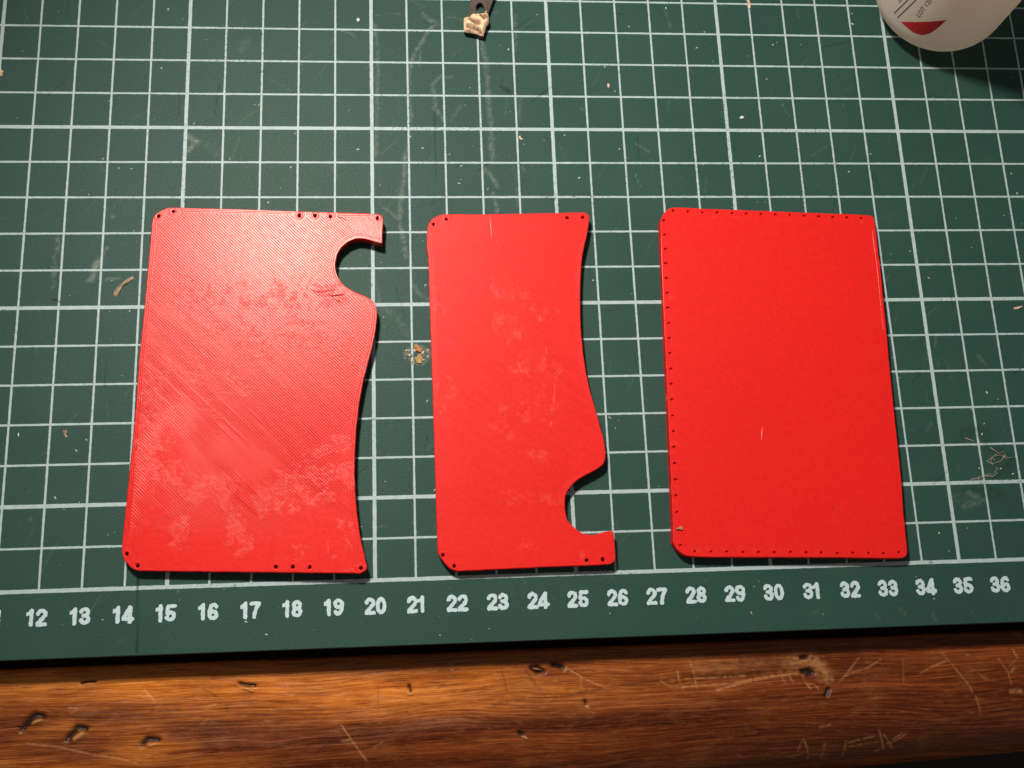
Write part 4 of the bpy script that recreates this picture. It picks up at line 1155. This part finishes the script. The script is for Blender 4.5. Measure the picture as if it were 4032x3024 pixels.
flake('wood_splinter', zm(2600, 2000, 7.37, [(455, 630), (520, 570), (590, 535), (640, 540), (640, 640), (560, 640), (480, 625)]), H3 + 0.004, 0.06, M_CHIP,
      'small wooden splinter stuck to the left edge of the smooth red plate', 'splinter', 3)
flake('glue_scrap', [(-14, 268), (0, 275), (8, 277), (16, 283), (21, 288), (18, 290), (14, 292), (11, 301), (9, 305), (4, 303), (-14, 304)], 0.003, 0.07, M_CRM,
      'torn cream scrap on a thick vertical grid line, the scrap farthest from the bottle', 'scrap', 4)
flake('pink_shaving', tl(2688, 0, [(400, -10), (415, 5), (430, -5), (440, 25), (438, 60), (428, 62), (418, 45), (425, 25)]), 0.003, 0.05, M_CRM,
      'curled pinkish shaving on a grid line between the metal strip and the bottle', 'shaving', 5)
flake('tan_shaving', tl(0, 1008, [(735, 235), (755, 205), (775, 190), (800, 165), (840, 140), (862, 130), (868, 148), (845, 165), (812, 185), (785, 205), (765, 232), (762, 262), (740, 262)]), 0.003, 0.028, M_TAN,
      'long tan wood shaving lying beside the wide notched plate', 'shaving', 6)
flake('brown_crumb', tl(1344, 1008, [(465, 590), (490, 575), (515, 590), (530, 610), (515, 630), (480, 615)]), 0.003, 0.06, M_ORG,
      'orange brown crumb in a dried glue spot between the notched plates', 'crumb', 7)
flake('dark_crumb', tl(1344, 1008, [(470, 660), (500, 645), (525, 665), (520, 700), (490, 695)]), 0.003, 0.04, M_CHIP,
      'dull dark crumb at the lower edge of the dried glue spot', 'crumb', 8)
flake('white_flake', tl(2688, 0, [(367, 762), (380, 752), (398, 758), (396, 770), (375, 772)]), 0.003, 0.03, M_WHT,
      'bright white flake on bare green mat above the smooth plate', 'flake', 9)
flake('beige_flake', tl(1344, 0, [(1150, 882), (1160, 880), (1165, 897), (1180, 903), (1165, 908), (1152, 900)]), 0.003, 0.025, M_CRM,
      'thin beige flake near a grid crossing above the narrow plate', 'flake', 10)
flake('paint_flake', tl(1344, 0, [(98, 122), (112, 116), (122, 128), (112, 142), (100, 138)]), 0.003, 0.025, M_WHT,
      'pale flake on the mat to the left of the metal strip', 'flake', 11)
flake('twig_fragment', tl(0, 1008, [(408, 1130), (432, 1126), (440, 1142), (432, 1160), (442, 1175), (428, 1180), (415, 1160)]), 0.003, 0.03, M_TAN,
      'tiny bent tan fragment in a grid cell left of the wide notched plate', 'fragment', 12)
flake('pale_chip', tl(2688, 1008, [(2145, 335), (2165, 330), (2200, 322), (2203, 330), (2168, 346), (2148, 347)]), 0.003, 0.03, M_CRM,
      'narrow pale chip right of the smooth plate near a thick horizontal line', 'chip', 13)
flake('straw_bit', tl(1344, 0, [(1722, 545), (1732, 540), (1740, 560), (1732, 572), (1726, 568)]), 0.003, 0.03, M_CRM,
      'straw coloured bit in a cell above the gap right of the narrow plate', 'fragment', 14)

thr = empty('glue_threads', (*unproj(3925, 1790)[:2], 0))
tag(thr, 'tangle of dried translucent glue threads on a dark stain right of the smooth plate', 'glue threads')
tc = unproj(3925, 1790)
for pts in ([(1830, 1180), (1880, 1200), (1900, 1215)], [(1970, 1330), (2010, 1300), (2060, 1290), (2110, 1310), (2140, 1305)], [(1970, 1330), (2000, 1350), (2060, 1330), (2090, 1290), (2070, 1270), (2020, 1290), (1990, 1330), (2020, 1370)],
            [(2020, 1370), (2040, 1380), (2020, 1400), (2045, 1415)], [(1960, 1420), (2000, 1435), (2040, 1410)], [(1990, 1240), (2030, 1270), (2060, 1290)], [(2110, 1330), (2085, 1310), (2070, 1300)], [(1870, 1450), (1930, 1435), (1990, 1430)]):
    q = np.array(pl(tl(2688, 1008, pts))) - tc[:2]
    q = [(x, y, 0.012 + 0.02 * abs(math.sin(i * 1.9))) for i, (x, y) in enumerate(q)]
    tube('thread', q, 0.008, M_THR, thr, seg=5)
spot = empty('glue_spot', (*unproj(1642, 1397)[:2], 0))
tag(spot, 'patch of cracked dried glue on a grid line beside the narrow plate', 'glue spot')
sc0 = unproj(1642, 1397)
rr = np.random.default_rng(3)
for i in range(26):
    a = rr.random() * 6.28; d_ = rr.random() ** 0.5
    cx_, cy_ = d_ * 0.34 * math.cos(a), d_ * 0.27 * math.sin(a)
    k = rr.uniform(0.02, 0.06); n = 6
    vs = [(cx_ + k * rr.uniform(0.6, 1.2) * math.cos(j / n * 6.28), cy_ + k * rr.uniform(0.6, 1.2) * math.sin(j / n * 6.28), 0.002) for j in range(n)]
    vs += [(cx_ + (v_[0] - cx_) * 0.6, cy_ + (v_[1] - cy_) * 0.6, rr.uniform(0.01, 0.03)) for v_ in vs]
    fs = [(j, (j + 1) % n, n + (j + 1) % n, n + j) for j in range(n)] + [tuple(range(n, 2 * n))]
    mesh_obj('glue_grain', vs, fs, [M_WHT, M_TAN, M_THR, M_CHIP][i % 4], spot)

# scattered dust and lint over the mat, too fine to count
vs, fs = [], []
spots = (tl(0, 0, [(1047, 442), (1090, 60), (710, 655), (1678, 682), (1258, 802), (852, 1094), (668, 1030), (575, 1262), (868, 1497), (1738, 1312), (1885, 1085), (1490, 1030), (770, 1090), (1914, 865), (1650, 680)])
         + tl(1344, 0, [(1270, 95), (1083, 320), (2104, 52), (1864, 172), (1447, 877), (447, 884), (527, 960), (702, 1000), (778, 1075), (950, 1226), (108, 968), (1184, 935), (1542, 1153), (1707, 433), (1774, 592), (1802, 966), (529, 1562), (764, 1188), (1097, 725)])
         + tl(2688, 0, [(142, 208), (92, 310), (585, 290), (545, 512), (500, 1013), (1220, 998), (1077, 1113), (1513, 1065), (2130, 1125), (2168, 1253), (1474, 1628), (1098, 88), (1101, 155)])
         + tl(0, 1008, [(790, 777), (840, 357), (495, 1262), (120, 1158), (358, 1567), (560, 1192), (725, 160)])
         + tl(1344, 1008, [(275, 398), (545, 190), (1632, 158), (1740, 1048), (285, 1463), (605, 1517), (557, 940)])
         + tl(2688, 1008, [(1595, 142), (1972, 885), (2062, 1378), (1940, 1155), (2140, 1412)])
         + tl(0, 2016, [(700, 150), (1594, 712), (1726, 795), (665, 700)]) + tl(1344, 2016, [(640, 800), (750, 805)]) + tl(2688, 2016, [(446, 654), (1630, 563), (1663, 137)]))
rr = np.random.default_rng(8)
base = [(p, 1.0) for p in spots] + [((rr.uniform(0, 4032), rr.uniform(0, 2560)), 0.45) for _ in range(160)]
for (u, v_), k in base:
    x, y, _ = unproj(u, v_)
    if y < -1.4: continue
    a = rr.random() * 6.28; lx = rr.uniform(0.018, 0.05) * k + 0.006; ly = rr.uniform(0.008, 0.02) * k + 0.004
    b = len(vs); ca, sa = math.cos(a), math.sin(a)
    for dx, dy, dz in ((-lx, 0, 0.003), (0, -ly, 0.003), (lx, 0, 0.003), (0, ly, 0.003), (0, 0, 0.012 + 0.012 * k)):
        vs.append((x + dx * ca - dy * sa, y + dx * sa + dy * ca, dz))
    fs += [(b, b + 1, b + 4), (b + 1, b + 2, b + 4), (b + 2, b + 3, b + 4), (b + 3, b, b + 4)]
dust = mesh_obj('dust_specks', vs, fs, M_WHT)
tag(dust, 'white dust and lint specks scattered over the green mat', 'dust', kind='stuff')
